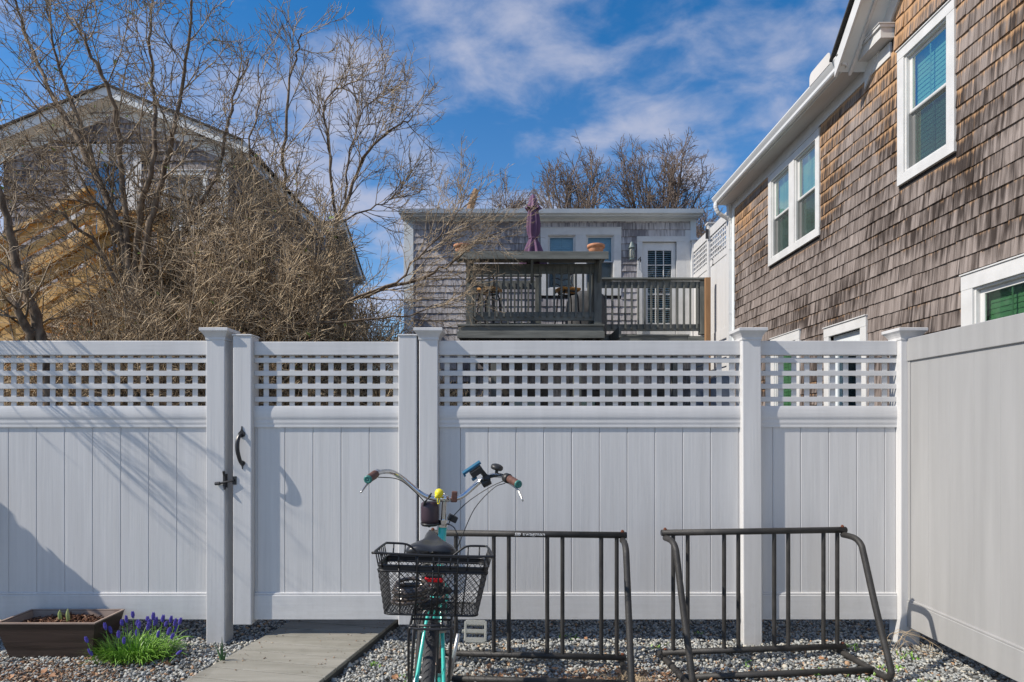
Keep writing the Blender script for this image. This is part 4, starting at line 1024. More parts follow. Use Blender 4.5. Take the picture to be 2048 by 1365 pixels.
q = MB(); slab(-8, -4.17, (15.1, 6.62), (17.1, 5.62), 0, .03); slab(-8, -4.17, (13.5, 6.0), (15.1, 6.62), 0, .03); q.build('side_roof', 'roof', lh)
q = MB(); q.box(-4.49, -4.462, 16.8, 16.9, 2, 5.6); q.build('side_corner_board', 'trim_dim', lh)
q = MB(); q.box(-4.25, -4.22, LY - .2, 13.6, 5.70, 5.86); q.box(-4.46, -4.25, LY - .2, 13.6, 5.72, 5.735); q.build('eave_board', 'trim_dim', lh)

# new wooden outside stair
st = empty('outside_stair', (-6.3, 8.6, 0), 'new yellow lumber staircase with sloping railings behind the bare branches', 'staircase')
sl = .575
def zr(x, base): return base + sl * (x + 5.84)
for yy in (8.1, 9.15):
    for dz, hh in ((4.46, .085), (4.22, .07), (4.0, .07)):
        MB().beam((-8.6, yy, zr(-8.6, dz)), (-5.7, yy, zr(-5.7, dz)), .04, hh * 1.6).build('rail', 'newwood', st)
    MB().beam((-8.6, yy - .02, zr(-8.6, 4.545)), (-5.65, yy - .02, zr(-5.65, 4.545)), .16, .045).build('rail_cap', 'newwood', st)
    MB().beam((-9, yy, zr(-9, 3.30)), (-5.5, yy, zr(-5.5, 3.30)), .04, .26).build('stringer', 'newwood', st)
    for x in (-5.74, -6.9, -8.1): MB().box(x - .045, x + .045, yy + .025, yy + .115, zr(x, 3.1), zr(x, 4.56)).build('post', 'newwood', st)
s0 = None
for k in range(14):
    x = -5.72 - k * .27; z = zr(x, 3.42)
    if s0 is None: s0 = MB().box(x - .15, x + .13, 8.0, 9.25, z, z + .038).build('tread', 'newwood', st); x00, z00 = x, z
    else: share(s0, st, (x - x00, 0, z - z00))
# landing and its lower flight returning below
for yy in (8.1,):
    for dz in (3.35, 3.1, 2.86, 2.2):
        MB().beam((-7.6, yy - .9, zr(-7.6, dz) - .25), (-4.6, yy - .9, zr(-4.6, dz) - .25), .04, .12).build('rail', 'newwood', st)
    MB().beam((-7.6, yy - .9, zr(-7.6, 3.46) - .25), (-4.55, yy - .9, zr(-4.55, 3.46) - .25), .14, .035).build('rail_cap', 'newwood', st)
    for x in (-4.65, -5.8, -6.9): MB().box(x - .045, x + .045, yy - .875, yy - .785, .0, zr(x, 3.46) - .25).build('post', 'newwood', st)
s0 = None
for k in range(12):
    y = 8.0 + k * .127
    if s0 is None: s0 = MB().box(-5.6, -4.62, y, y + .122, 3.40, 3.438).build('landing_plank', 'newwood', st)
    else: share(s0, st, (0, k * .127, 0))
for x in (-5.5, -4.7): MB().box(x - .045, x + .045, 8.02, 8.11, 0, 4.3).build('post', 'newwood', st)
MB().box(-5.5, -4.7, 8.03, 8.07, 4.08, 4.22).build('rail', 'newwood', st); MB().box(-5.6, -4.6, 7.98, 8.12, 4.3, 4.335).build('rail_cap', 'newwood', st)

# ================================================================== BARE TREES
def rv(r_, s): return Vector((r_.gauss(0, s), r_.gauss(0, s), r_.gauss(0, s)))
def grow(out, r_, p, d, L, rad, lev, cfg, pts=None):
    """one branch: a wandering polyline, then its children"""
    c = cfg[lev]; n = c['n']
    if pts is None:
        pts = [p.copy()]; dd = d.copy(); step = L / n
        for i in range(n):
            dd = (dd + rv(r_, c['wob']) + Vector((0, 0, c['up']))).normalized(); p = p + dd * step; pts.append(p.copy())
    else:
        L = sum((pts[i + 1] - pts[i]).length for i in range(len(pts) - 1)); n = len(pts) - 1
    radii = [rad * (1 - (1 - c['tip']) * i / n) for i in range(n + 1)]
    out[lev].append((pts, radii))
    if lev + 1 < len(cfg):
        k = max(1, int(c['kids'] * r_.uniform(.7, 1.3)))
        for j in range(k):
            t = c['t0'] + (1 - c['t0']) * (j + r_.random()) / k
            f = t * n; i = min(int(f), n - 1); q = pts[i].lerp(pts[i + 1], f - i)
            dr = (pts[i + 1] - pts[i]).normalized()
            ax = dr.cross(rv(r_, 1)).normalized()
            nd = (Matrix.Rotation(R(r_.gauss(c['ang'], c['ang'] * .25)), 3, ax) @ dr)
            if c.get('flat'): nd.y *= c['flat']; nd.normalize()
            grow(out, r_, q, nd, (c['len'] * r_.uniform(.6, 1.25)) * (1.15 - .55 * t), max(radii[i] * c['rr'], c['rmin']), lev + 1, cfg)

def tubes_np(name, branches, m, parent, sides=3):
    VV = []; FF = []; base = 0
    ang = np.arange(sides) * 2 * math.pi / sides; ca = np.cos(ang)[None, :, None]; sa = np.sin(ang)[None, :, None]
    off = np.array(parent.location)
    for pts, radii in branches:
        p = np.array([tuple(q) for q in pts]) - off; k = len(p)
        t = np.gradient(p, axis=0); t /= np.linalg.norm(t, axis=1)[:, None] + 1e-9
        ref = np.array((.31, .77, .55)) if abs(t[0] @ np.array((.31, .77, .55))) < .9 else np.array((1., 0, 0))
        u = np.cross(t, ref); u /= np.linalg.norm(u, axis=1)[:, None] + 1e-9; v_ = np.cross(t, u)
        r_ = np.array(radii)[:, None, None]
        VV.append((p[:, None] + (u[:, None] * ca + v_[:, None] * sa) * r_).reshape(-1, 3))
        i = np.arange(k - 1)[:, None] * sides; j = np.arange(sides)[None]; j2 = (j + 1) % sides
        FF.append((np.stack([i + j, i + j2, i + sides + j2, i + sides + j], -1) + base).reshape(-1, 4)); base += k * sides
    V = np.concatenate(VV); F = np.concatenate(FF)
    me = bpy.data.meshes.new(name); me.vertices.add(len(V)); me.vertices.foreach_set('co', V.astype(np.float32).ravel())
    me.loops.add(len(F) * 4); me.loops.foreach_set('vertex_index', F.astype(np.int32).ravel())
    me.polygons.add(len(F)); me.polygons.foreach_set('loop_start', np.arange(0, len(F) * 4, 4, dtype=np.int32))
    me.update(calc_edges=True); me.shade_smooth()
    me.materials.append(M[m]); o = bpy.data.objects.new(name, me); col.objects.link(o); o.parent = parent; return o

def bare_tree(base, limbs, cfg, label, cat='tree', seed=1, trunk_r=.06, mats=('bark', 'twig'), name='bare_tree', group=None, trunk=None, split=1, leaves=0):
    r_ = random.Random(seed); out = [[] for _ in cfg]
    t = empty(name, base, label, cat, group)
    for (pts, rad) in limbs:
        P_ = smooth_path(pts, 4)
        P_ = [q + rv(r_, .012) for q in P_]
        grow(out, r_, None, None, 0, rad, 0, cfg, pts=P_)
    big = []
    if trunk: big.append((smooth_path(trunk[0], 4), list(np.linspace(trunk[1], trunk[1] * .75, (len(trunk[0]) - 1) * 4 + 1))))
    tr = [q for l in out[:split] for q in l]
    tubes_np('trunk', big + tr, mats[0], t, 7)
    small = [q for l in out[split:] for q in l]
    if small: tubes_np('crown', small, mats[1], t, 3)
    if leaves:
        q = MB()
        for k in range(leaves):
            pts, _ = r_.choice(small); p = r_.choice(pts); s = r_.uniform(.008, .02); a = rv(r_, s); b = rv(r_, s)
            q.add([p, p + a, p + a + b, p + b], [(0, 1, 2, 3)])
        q.build('leaves', 'budgreen', t, kind='stuff')
    return t

def lv(n, wob, up, tip, kids=0, t0=.2, ang=40, len_=.5, rr=.5, rmin=.002, flat=None):
    return dict(n=n, wob=wob, up=up, tip=tip, kids=kids, t0=t0, ang=ang, len=len_, rr=rr, rmin=rmin, flat=flat)

def jit(l, Y, amp, r_):   # pixel outline -> limb with its own depth drift
    out = []; y = Y
    for i, (a, b) in enumerate(l):
        out.append(P(a, b, y)); y += r_.uniform(-amp, amp)
    return out
jr = random.Random(5)
cfgA = [lv(5, .1, .05, .25, kids=18, t0=.16, ang=40, len_=1.15, rr=.42, rmin=.008),
        lv(6, .17, .05, .35, kids=8, t0=.12, ang=46, len_=.46, rr=.55, rmin=.0048),
        lv(4, .24, .04, .5, kids=4, t0=.12, ang=50, len_=.22, rr=.65, rmin=.0036),
        lv(3, .22, .03, .6)]
limbsA = [([(268, 640), (252, 520), (215, 400), (165, 300), (118, 215), (85, 150), (48, 60), (22, -20)], .048),
          ([(262, 600), (225, 440), (190, 330), (140, 190), (108, 100), (95, 0)], .034),
          ([(264, 600), (250, 430), (240, 310), (222, 190), (185, 115), (160, 60), (130, 25)], .036),
          ([(275, 620), (298, 450), (328, 350), (345, 270), (362, 190), (376, 90), (388, -20)], .040),
          ([(270, 600), (278, 430), (308, 330), (312, 230), (305, 150), (300, 60), (306, -20)], .036),
          ([(280, 620), (330, 520), (390, 430), (430, 350), (455, 260), (470, 180), (500, 120)], .032),
          ([(265, 620), (200, 500), (120, 430), (60, 400), (0, 390)], .026),
          ([(262, 640), (215, 440), (170, 405), (90, 395), (20, 370)], .02)]
bare_tree(P(268, 690, 7.0) * Vector((1, 1, 0)) if False else (P(268, 690, 7).x, 7.0, 0), [(jit(l, 7.0, .22, jr), r0) for l, r0 in limbsA], cfgA,
          'large many stemmed bare tree at the left, in front of the gabled house', seed=31,
          trunk=([(P(268, 0, 7).x, 7.0, 0), (P(266, 0, 7).x, 7.0, 1.4), P(268, 600, 7.0)], .09), leaves=260)
cfgB = [lv(5, .1, .05, .25, kids=15, t0=.2, ang=30, len_=1.0, rr=.42, rmin=.007),
        lv(6, .09, .06, .35, kids=6, t0=.15, ang=34, len_=.42, rr=.55, rmin=.0048),
        lv(4, .13, .06, .5, kids=4, t0=.12, ang=38, len_=.20, rr=.65, rmin=.0038),
        lv(3, .2, .05, .6)]
limbsB = [([(600, 690), (585, 520), (572, 400), (568, 300), (575, 200), (590, 120), (602, 70)], .034),
          ([(605, 690), (640, 560), (678, 440), (712, 350), (748, 290), (790, 255), (822, 238)], .034),
          ([(672, 455), (664, 360), (658, 280), (648, 220), (672, 180), (720, 160)], .022),
          ([(680, 440), (740, 420), (780, 400), (800, 385)], .014),
          ([(595, 640), (545, 520), (520, 400), (500, 300), (520, 200), (515, 130)], .024),
          ([(690, 400), (700, 300), (730, 220), (760, 190)], .014)]
bare_tree((P(602, 690, 8.2).x, 8.2, 0), [(jit(l, 8.2, .2, jr), r0) for l, r0 in limbsB], cfgB,
          'slender bare tree with upright branches between the gabled house and the cottage', seed=41,
          trunk=([(P(602, 0, 8.2).x, 8.2, 0), (P(604, 0, 8.2).x, 8.2, 1.5), P(602, 680, 8.2)], .06))
# long low limb reaching over to the cottage
cfgC = [lv(5, .05, .0, .2, kids=20, t0=.25, ang=34, len_=.8, rr=.42, rmin=.005),
        lv(6, .12, .05, .35, kids=8, t0=.12, ang=36, len_=.34, rr=.5, rmin=.003),
        lv(4, .16, .05, .5, kids=3, t0=.2, ang=38, len_=.14, rr=.6, rmin=.0022),
        lv(3, .16, .04, .6)]
limbsC = [([(480, 700), (600, 650), (700, 605), (770, 575), (850, 555), (905, 520), (960, 480), (1000, 465)], .028),
          ([(700, 605), (790, 560), (850, 500), (905, 440), (930, 400)], .014),
          ([(600, 650), (740, 640), (820, 630), (880, 610), (930, 600)], .013)]
bare_tree((P(470, 690, 6.2).x, 6.2, 0), [(jit(l, 6.2, .12, jr), r0) for l, r0 in limbsC], cfgC,
          'bare tree whose long low limb reaches right across the cottage wall', seed=51,
          trunk=([(P(430, 0, 6.2).x, 6.2, 0), (P(445, 0, 6.2).x, 6.2, 1.5), P(482, 698, 6.2)], .05))
# leaning trunk at the left edge of the picture
cfgD = [lv(5, .05, .0, .45, kids=9, t0=.3, ang=45, len_=.8, rr=.35, rmin=.006),
        lv(5, .15, .05, .4, kids=7, t0=.2, ang=42, len_=.35, rr=.5, rmin=.003),
        lv(4, .2, .05, .5, kids=3, ang=40, len_=.16, rr=.6, rmin=.0024), lv(3, .2, .04, .6)]
limbsD = [([(92, 700), (62, 610), (38, 540), (20, 470), (5, 400), (-20, 320)], .052), ([(70, 690), (45, 640), (18, 598)], .05)]
bare_tree((P(95, 0, 5.8).x, 5.8, 0), [(jit(l, 5.8, .1, jr), r0) for l, r0 in limbsD], cfgD,
          'thick grey leaning trunk with a cut stub at the left edge, before the stairs', seed=61,
          trunk=([(P(120, 0, 5.8).x, 5.8, 0), (P(110, 0, 5.8).x, 5.8, 1.2), P(88, 705, 5.8)], .075))

# dense bare shrubs: many stems from the ground
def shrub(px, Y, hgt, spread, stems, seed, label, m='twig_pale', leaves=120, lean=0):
    r_ = random.Random(seed); x = P(px, 0, Y).x
    cfg = [lv(6, .08, .05, .4, kids=17, t0=.22, ang=42, len_=.70, rr=.5, rmin=.0050),
           lv(4, .13, .02, .5, kids=9, t0=.08, ang=46, len_=.30, rr=.7, rmin=.0038), lv(2, .2, .02, .7)]
    limbs = []
    for k in range(stems):
        a = r_.uniform(0, 6.283); rr = spread * math.sqrt(r_.random()); h = hgt * r_.uniform(.55, 1.0) * (1 - .35 * (rr / spread) ** 2)
        b0 = Vector((x + math.cos(a) * rr * .3, Y + math.sin(a) * rr * .3, 0)); tp = Vector((x + math.cos(a) * rr + lean * h, Y + math.sin(a) * rr * .6, h))
        mid = b0.lerp(tp, .5) + Vector((0, 0, .12 * h)) + rv(r_, .06)
        limbs.append(([b0, mid, tp], .013))
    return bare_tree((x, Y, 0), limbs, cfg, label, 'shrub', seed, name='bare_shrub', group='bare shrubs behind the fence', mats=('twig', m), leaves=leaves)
shrub(50, 6.7, 2.5, 1.0, 18, 101, 'tan twiggy shrub at the far left, below the wooden stairs')
shrub(200, 6.4, 2.8, .9, 22, 102, 'dense tan shrub left of the large tree trunk')
shrub(350, 6.3, 4.0, .95, 38, 103, 'dense tan shrub right of the large tree trunk, over the left gate post')
shrub(480, 7.2, 5.5, 1.0, 56, 104, 'tallest tan shrub mass hiding the corner of the gabled house', leaves=160)
shrub(575, 6.6, 4.4, .9, 42, 105, 'dense tan shrub rising above the gate', leaves=160)
shrub(700, 7.0, 3.0, .9, 38, 106, 'lower tan shrub above the right end of the gate', leaves=160)
shrub(790, 7.8, 2.6, .75, 22, 107, 'small twiggy shrub at the left corner of the cottage', leaves=80)
shrub(120, 7.4, 5.0, 1.1, 12, 109, 'tall thin tan shrub in front of the gabled house stairs', leaves=60)
shrub(290, 7.4, 5.5, 1.0, 34, 110, 'tall tan shrub directly behind the large tree trunk', leaves=60)
shrub(640, 7.7, 4.4, .9, 32, 111, 'tan shrub against the side wall of the gabled house', leaves=80)
shrub(745, 6.6, 2.7, .75, 26, 112, 'low tan shrub just left of the second fence post', leaves=80)
shrub(860, 8.8, 2.7, .8, 18, 113, 'low twiggy shrub at the foot of the cottage wall', leaves=50)
shrub(400, 8.1, 5.6, .9, 34, 108, 'far tan shrub against the gabled house window', leaves=60)

# trees beyond the cottage roof
cfgE = [lv(6, .08, .05, .3, kids=13, t0=.25, ang=32, len_=1.6, rr=.45, rmin=.02),
        lv(5, .14, .08, .4, kids=7, t0=.12, ang=36, len_=.66, rr=.5, rmin=.010), lv(4, .18, .06, .6, kids=4, t0=.2, ang=40, len_=.28, rr=.7, rmin=.0075), lv(2, .15, .04, .8)]
def far_tree(px, top, Y, wpx, nl, seed, label, m=('twig_far', 'twig_far')):
    r_ = random.Random(seed); x = P(px, 0, Y).x; H = P(0, top, Y).z - 1.0; W = wpx / 1200 * Y / 2; limbs = []
    for k in range(nl):
        a = r_.uniform(0, 6.283); rr = W * math.sqrt(r_.random()) * .8
        limbs.append(([Vector((x, Y, 3.0)), Vector((x + math.cos(a) * rr * .45, Y + math.sin(a) * rr * .4, (3 + H) * .55)), Vector((x + math.cos(a) * rr, Y + math.sin(a) * rr * .7, H * (1 - .12 * (rr / W) ** 2 - r_.uniform(0, .06))))], .055))
    return bare_tree((x, Y, 0), limbs, cfgE, label, seed=seed, mats=m, group='bare trees beyond the cottage roof', trunk=([(x, Y, 0), (x, Y, 1.5), (x, Y, 3.05)], .14))
far_tree(1150, 262, 19, 165, 9, 201, 'bare tree above the middle of the cottage roof, left of the rounder crown')
far_tree(1325, 250, 20, 210, 13, 202, 'broadest bare tree crown above the right end of the cottage roof')
far_tree(1010, 338, 22, 120, 6, 203, 'small sparse bare tree above the cottage roof left of the umbrella tip')
far_tree(1405, 370, 24, 90, 5, 204, 'dark low bare tree in the gap between cottage and right house')
q = MB(); q.tube([P(940, 500, 15) , P(941, 415, 15), P(947, 396, 15), P(953, 380, 15)], [.10, .09, .085, .07], 8)
tag(q.build('broken_trunk', 'brownpost'), 'short broken brown trunk sticking up behind the cottage roof', 'tree trunk')

# just outside the frame at the left: the tree and an added shrub whose shadows fall on the left fence panel
cfgS = [lv(6, .08, .05, .3, kids=7, t0=.4, ang=16, len_=.28, rr=.5, rmin=.003), lv(5, .10, .02, .4, kids=3, t0=.2, ang=26, len_=.13, rr=.6, rmin=.0022), lv(3, .16, .05, .6)]
r_ = random.Random(17); sl_ = []
for k in range(15):
    x0, z0 = -4.55 + .075 * k + r_.gauss(0, .05), 1.98 + r_.uniform(0, .75) + .028 * (15 - k); y1 = 3.32 + r_.uniform(0, .35)
    sl_.append(([(-4.9 + .02 * k, 4.62, 1.7), (x0 - .12, 4.2, z0 - .08), (x0, 3.85, z0 + .02), (min(x0 + r_.uniform(-.1, .12), -.853 * y1 - .25), y1, z0 + r_.uniform(-.02, .2))], .011))
bare_tree((-4.9, 4.65, 0), sl_, cfgS, 'small bare tree just left of the picture, overhanging the left fence panel', seed=301,
          trunk=([(-4.9, 4.65, 0), (-4.92, 4.65, .7), (-4.9, 4.65, 1.72)], .05))
t = empty('shadow_shrub', (-4.4, 3.72, 0), 'unseen rounded shrub added left of the picture to shadow the left fence panel', 'shrub')  # added out of view, its flattened lobes shaped to cast the round shadow
q = MB(); q.tube([(-4.4, 3.72, 0), (-4.45, 3.72, 1.2)], .04, 8); q.build('trunk', 'bark', t)
rs2 = np.random.RandomState(8); pos = []
for (cx, cy, cz, r_, k) in ((-4.72, 3.76, 1.30, .60, 2900), (-4.10, 3.76, .98, .42, 1900), (-4.5, 3.76, .6, .5, 1300), (-4.95, 3.76, .8, .5, 700)):
    d = rs2.normal(size=(k, 3)); d /= np.linalg.norm(d, axis=1)[:, None]; rr = r_ * rs2.uniform(.55, 1.0, (k, 1)) ** .5
    pos.append(np.array((cx, cy, cz)) + d * rr * np.array((1, .26, 1)))
pos = np.concatenate(pos); pos[:, 2] = np.maximum(pos[:, 2], .05)
o = scatter('crown', pos - np.array(t.location)[None], rs2.uniform(.032, .055, len(pos)), 'evergreen', flat=(1, .7, .25), seed=9); o.parent = t

# ================================================================== PLANTER AND FLOWERS
pb = empty('planter_box', (-2.88, 3.85, 0), 'low dark brown rectangular planter box against the left fence panel', 'planter')
X0, X1, Y0, Y1, PH = -3.19, -2.575, 3.70, 3.985, .23
ins = .05
def frame4(z, o): return [(X0 + o, Y0 + o, z), (X1 - o, Y0 + o, z), (X1 - o, Y1 - o * .6, z), (X0 + o, Y1 - o * .6, z)]
q = MB(); V = frame4(0, ins) + frame4(PH, 0) + frame4(PH, .012) + frame4(.12, .03)
q.add(V, [(3, 2, 1, 0)] + [(i, (i + 1) % 4, 4 + (i + 1) % 4, 4 + i) for i in range(4)] + [(8 + i, 8 + (i + 1) % 4, 12 + (i + 1) % 4, 12 + i) for i in range(4)]); q.build('box', 'planter', pb)
q = MB(); V = frame4(PH - .001, -.003) + frame4(PH - .001, .012) + frame4(PH + .006, -.003) + frame4(PH + .006, .012)
q.add(V, [(8 + i, 8 + (i + 1) % 4, 12 + (i + 1) % 4, 12 + i) for i in range(4)] + [(i, (i + 1) % 4, 8 + (i + 1) % 4, 8 + i) for i in range(4)] + [(4 + i, 4 + (i + 1) % 4, 12 + (i + 1) % 4, 12 + i) for i in range(4)])
q.build('rim', 'planter_rim', pb)
q = MB(); V = frame4(PH - .002, .0125) + frame4(.15, .028); q.add(V, [(i, (i + 1) % 4, 4 + (i + 1) % 4, 4 + i) for i in range(4)]); q.build('inner_wall', 'planter_rim', pb)
q = MB(); q.box(X0 + .03, X1 - .03, Y0 + .03, Y1 - .02, .1, .165); q.build('soil', 'ground', pb)
k = 1500; mpz = np.stack([rs.uniform(X0 + .03, X1 - .03, k), rs.uniform(Y0 + .03, Y1 - .025, k), rs.uniform(.16, .19, k)], -1)
mpz[:, 2] += .025 * np.exp(-((mpz[:, 0] + 2.9) / .18) ** 2)
o = scatter('mulch', mpz - np.array(pb.location)[None], rs.uniform(.005, .017, k), 'mulch', flat=(1.5, .45, .25), seed=12); o.parent = pb; o['kind'] = 'stuff'
sp_ = empty('bulb_sprouts', (-2.83, 3.84, .18), 'two pale green bulb shoots poking up from the planter mulch', 'plant')
for px, h_ in ((120, .105), (136, .115)):
    x = P(px, 0, 3.84).x; q = MB(); q.tube(smooth_path([(x, 3.84, .17), (x + .002, 3.84, .21), (x - .002, 3.838, .25), (x + .003, 3.836, .17 + h_)], 4), [.010] * 5 + [.011] * 3 + [.010, .008, .006, .004, .001], 7)
    q.build('shoot', 'sprout', sp_, smooth=True)

mc = empty('grape_hyacinth', (P(270, 0, 3.74).x, 3.74, 0), 'bright green clump of grape hyacinths in blue violet flower beside the planter', 'flowers')
mx_, my_ = mc.location.x, 3.74
r_ = random.Random(77); q = MB()
for k in range(950):
    a = r_.uniform(0, 6.283); rr = .16 * math.sqrt(r_.random()); bx0 = mx_ + math.cos(a) * rr * 1.25; by0 = my_ + math.sin(a) * rr * .7
    a2 = a + r_.gauss(0, .7); l = r_.uniform(.05, .17); up = r_.uniform(.07, .21) * (1 - rr * 1.8)
    blade(q, (bx0, by0, .0), (bx0 + math.cos(a2) * l, by0 + math.sin(a2) * l * .8, up * r_.uniform(.35, 1)), r_.uniform(.004, .0065), r_.uniform(.1, .35), 6)
q.build('leaves', 'leafgreen', mc, kind='stuff')
fl = [(209, 1252), (219, 1259), (243, 1246), (252, 1237), (265, 1229), (276, 1246), (279, 1250), (274, 1265), (295, 1239), (297, 1251), (299, 1244), (307, 1231), (313, 1240), (310, 1244), (318, 1268), (327, 1236), (333, 1249), (343, 1238),
      (352, 1243), (355, 1256), (362, 1242), (347, 1273), (340, 1261), (248, 1281), (237, 1268), (171, 1280), (177, 1304), (362, 1307)]
for (px, py) in fl:
    yb = my_ + r_.uniform(-.09, .09) - (.05 if py > 1265 else 0) + (.06 if py < 1245 else 0); top = P(px, py - 6, yb)
    if py > 1300: top.z = max(top.z, .06)
    s = MB(); h_ = r_.uniform(.032, .048); wd = r_.uniform(.0072, .0092)
    base = Vector((mx_ + (top.x - mx_) * .75, yb, 0.0)); lean_ = (top - base).normalized()
    s.tube([top - lean_ * h_, top - lean_ * h_ * .5, top - lean_ * h_ * .08], [wd * .55, wd * .9, wd * .35], 8)
    nfl = 60
    for i in range(nfl):
        t_ = i / nfl; an = i * 2.4; rad = wd * (math.sin(math.pi * (.12 + .80 * (1 - t_)))) ** .7; c_ = top - lean_ * (h_ * (1 - t_)) + Vector((math.cos(an) * rad, math.sin(an) * rad, 0)); sz = .0042 * (1.15 - .5 * t_)
        s.add([c_ + Vector((sz, 0, 0)), c_ + Vector((0, sz, 0)), c_ + Vector((-sz, 0, 0)), c_ + Vector((0, -sz, 0)), c_ + Vector((0, 0, sz * 1.2)), c_ + Vector((0, 0, -sz * 1.2))],
              [(0, 1, 4), (1, 2, 4), (2, 3, 4), (3, 0, 4), (1, 0, 5), (2, 1, 5), (3, 2, 5), (0, 3, 5)])
    f = s.build('flower_spike', 'muscari', mc)
    s = MB(); s.tube([base, base.lerp(top, .5) + Vector((0, 0, .01)), top - lean_ * h_ * .9], .0018, 5); s.build('stem', 'leafgreen', f)
df = empty('daffodil_shoot', (P(437, 0, 3.55).x, 3.60, 0), 'small leafless looking blue green shoot in the gravel beside the walkway', 'plant')
df['label'] = 'small upright blue green leafy shoot in the gravel beside the walkway'
q = MB(); bx0 = df.location.x
for (tx, tz, b_) in ((-.03, .17, .05), (.015, .20, .02), (-.012, .13, .1), (.03, .09, .1), (-.045, .07, .2), (.004, .16, 0), (.05, .12, .15)): blade(q, (bx0, 3.60, 0), (bx0 + tx, 3.60 - .035 - .3 * abs(tx), tz), .014, b_, 6)
q.build('leaves', 'leafdark', df)

# fallen leaves
lv_ = [(0, 0), (.25, .12), (.2, .32), (.5, .42), (.42, .58), (.62, .78), (.35, .82), (.3, 1.05), (0, 1.15), (-.3, 1.0), (-.36, .8), (-.6, .74), (-.4, .55), (-.52, .38), (-.2, .3), (-.22, .1)]
def leaf_mesh(seed):
    r_ = random.Random(seed); V = []; cv = r_.uniform(.2, .7); tw = r_.uniform(-.5, .5)
    for x, y in lv_: V.append((x, y, cv * x * x * 1.6 + tw * x * y + .25 * (y - .5) ** 2 + r_.uniform(0, .08)))
    V.append((0, .5, 0)); c = len(V) - 1; n = len(lv_)
    me = bpy.data.meshes.new('fallen_leaf'); me.from_pydata(V, [], [(i, (i + 1) % n, c) for i in range(n)]); me.materials.append(M['leafdry']); return me
lms = [leaf_mesh(k) for k in range(5)]
spots = [(1.04, 3.42), (.95, 3.40), (.86, 3.37), (.80, 3.44), (.70, 3.40), (.63, 3.47), (.55, 3.42), (.42, 3.55), (.98, 3.5), (.28, 3.52), (.08, 3.47), (-.05, 3.44), (-.12, 3.52), (-.55, 3.58), (-.68, 3.44), (.75, 3.5), (1.12, 3.36), (1.9, 3.7),
         (-2.9, 3.45), (-2.75, 3.5), (-2.6, 3.42), (-3.0, 3.52), (-2.45, 3.50), (-2.2, 3.66), (-2.1, 3.6), (-2.7, 3.38), (.5, 4.02), (1.35, 4.1), (-.6, 3.75), (2.05, 3.95), (.9, 3.45), (1.0, 3.46), (.66, 3.36), (.58, 3.37)]
for i, (x, y) in enumerate(spots):
    o = bpy.data.objects.new('fallen_leaf', lms[i % 5]); col.objects.link(o); o.location = (x + rnd.uniform(-.02, .02), y, rnd.uniform(.014, .024))
    o.rotation_euler = (rnd.uniform(-.5, .5), rnd.uniform(-.5, .5), rnd.uniform(0, 6.28)); s = rnd.uniform(.022, .04); o.scale = (s, s, s)
    tag(o, 'curled dry brown oak leaf lying on the gravel', 'leaf', 'dry leaves fallen on the gravel')

# ================================================================== BICYCLE RACKS
def bike_rack(xl, yl, ang, label, text=False):
    t = empty('bike_rack', (xl, yl, 0), label, 'bicycle rack', 'black tubular bicycle racks', rot=(0, 0, ang))
    L = 1.18
    tb = MB().tube([(-.008, 0, .795), (L + .008, 0, .795)], .0195, 20); top = tb.build('top_bar', 'rackpaint', t, local=True, smooth=False); top.data.shade_smooth()
    MB().tube([(-.005, 0, .06), (L + .005, 0, .06)], .018, 16).build('lower_bar', 'rackpaint', t, local=True).data.shade_smooth()
    MB().tube([(.02, -.285, .025), (L - .01, -.285, .025)], .018, 16).build('front_bar', 'rackpaint', t, local=True).data.shade_smooth()
    b0 = None
    for k in range(4):
        for dx_ in (0, .092):
            x = .065 + k * .325 + dx_
            if b0 is None: b0 = MB().tube([(x, 0, .06), (x, 0, .795)], .0125, 12, cap=False).build('upright_bar', 'rackpaint', t, local=True); b0.data.shade_smooth(); x0_ = x
            else: share(b0, t, (x - x0_, 0, 0))
    for x in (.014, L - .014):
        pts = [(x, -.005, .765), (x, -.07, .768), (x, -.13, .762), (x, -.175, .735), (x, -.20, .68), (x, -.30, .40), (x, -.415, .11), (x, -.425, .06), (x, -.405, .028), (x, -.35, .02), (x, -.25, .02), (x, .02, .02), (x, .10, .02)]
        MB().tube(smooth_path(pts, 5), .0185, 16).build('end_hoop', 'rackpaint', t, local=True).data.shade_smooth()
        q = MB(); q.lathe([(.011, 0), (.011, .007), (.007, .009), (.007, .013)], (x, 0, .813), 6); q.lathe([(.011, 0), (.011, .007), (.006, .010)], (x, 0, .078), 6); q.build('bolt', 'rust', t, local=True)
    for x, z in ((-.0085, .795), (L + .0085, .795)):
        MB().lathe([(.017, 0), (.017, .004)], (x - .002, 0, z), 14, axis=(1, 0, 0)).build('end_plug', 'blackmetal', t, local=True)
    if text:
        cx = .56
        def wrap(x, y, z): # letters follow the curve of the tube
            a = y / .0198; rr = .0199 + z * .3; return (cx + x, -rr * math.cos(a), .795 + .004 * 0 + rr * math.sin(a))
        put_text('swagman', 'lettering', .030, 'whiteprint', t, lambda x, y, z: wrap(x + .075, y + .002, z), sx=1.25, depth=.0006)
        q = MB(lambda x, y, z: wrap(x, y, z))
        def bar(x0, x1, y0, y1): q.box(x0, x1, y0, y1, -.0005, .0012)
        bar(-.038, -.006, .0065, .0090); bar(-.038, -.035, -.002, .0065); bar(-.035, -.012, -.002, .0005); bar(-.015, -.012, -.0080, -.002); bar(-.041, -.015, -.0085, -.006); bar(-.009, -.006, -.0035, .0065); bar(-.026, -.012, .0025, .0045)
        q.build('logo_mark', 'whiteprint', t, local=True)
    return t
bike_rack(.926, 3.682, math.atan2(.11, 1.18), 'black bicycle rack standing empty at the right, near the side fence')
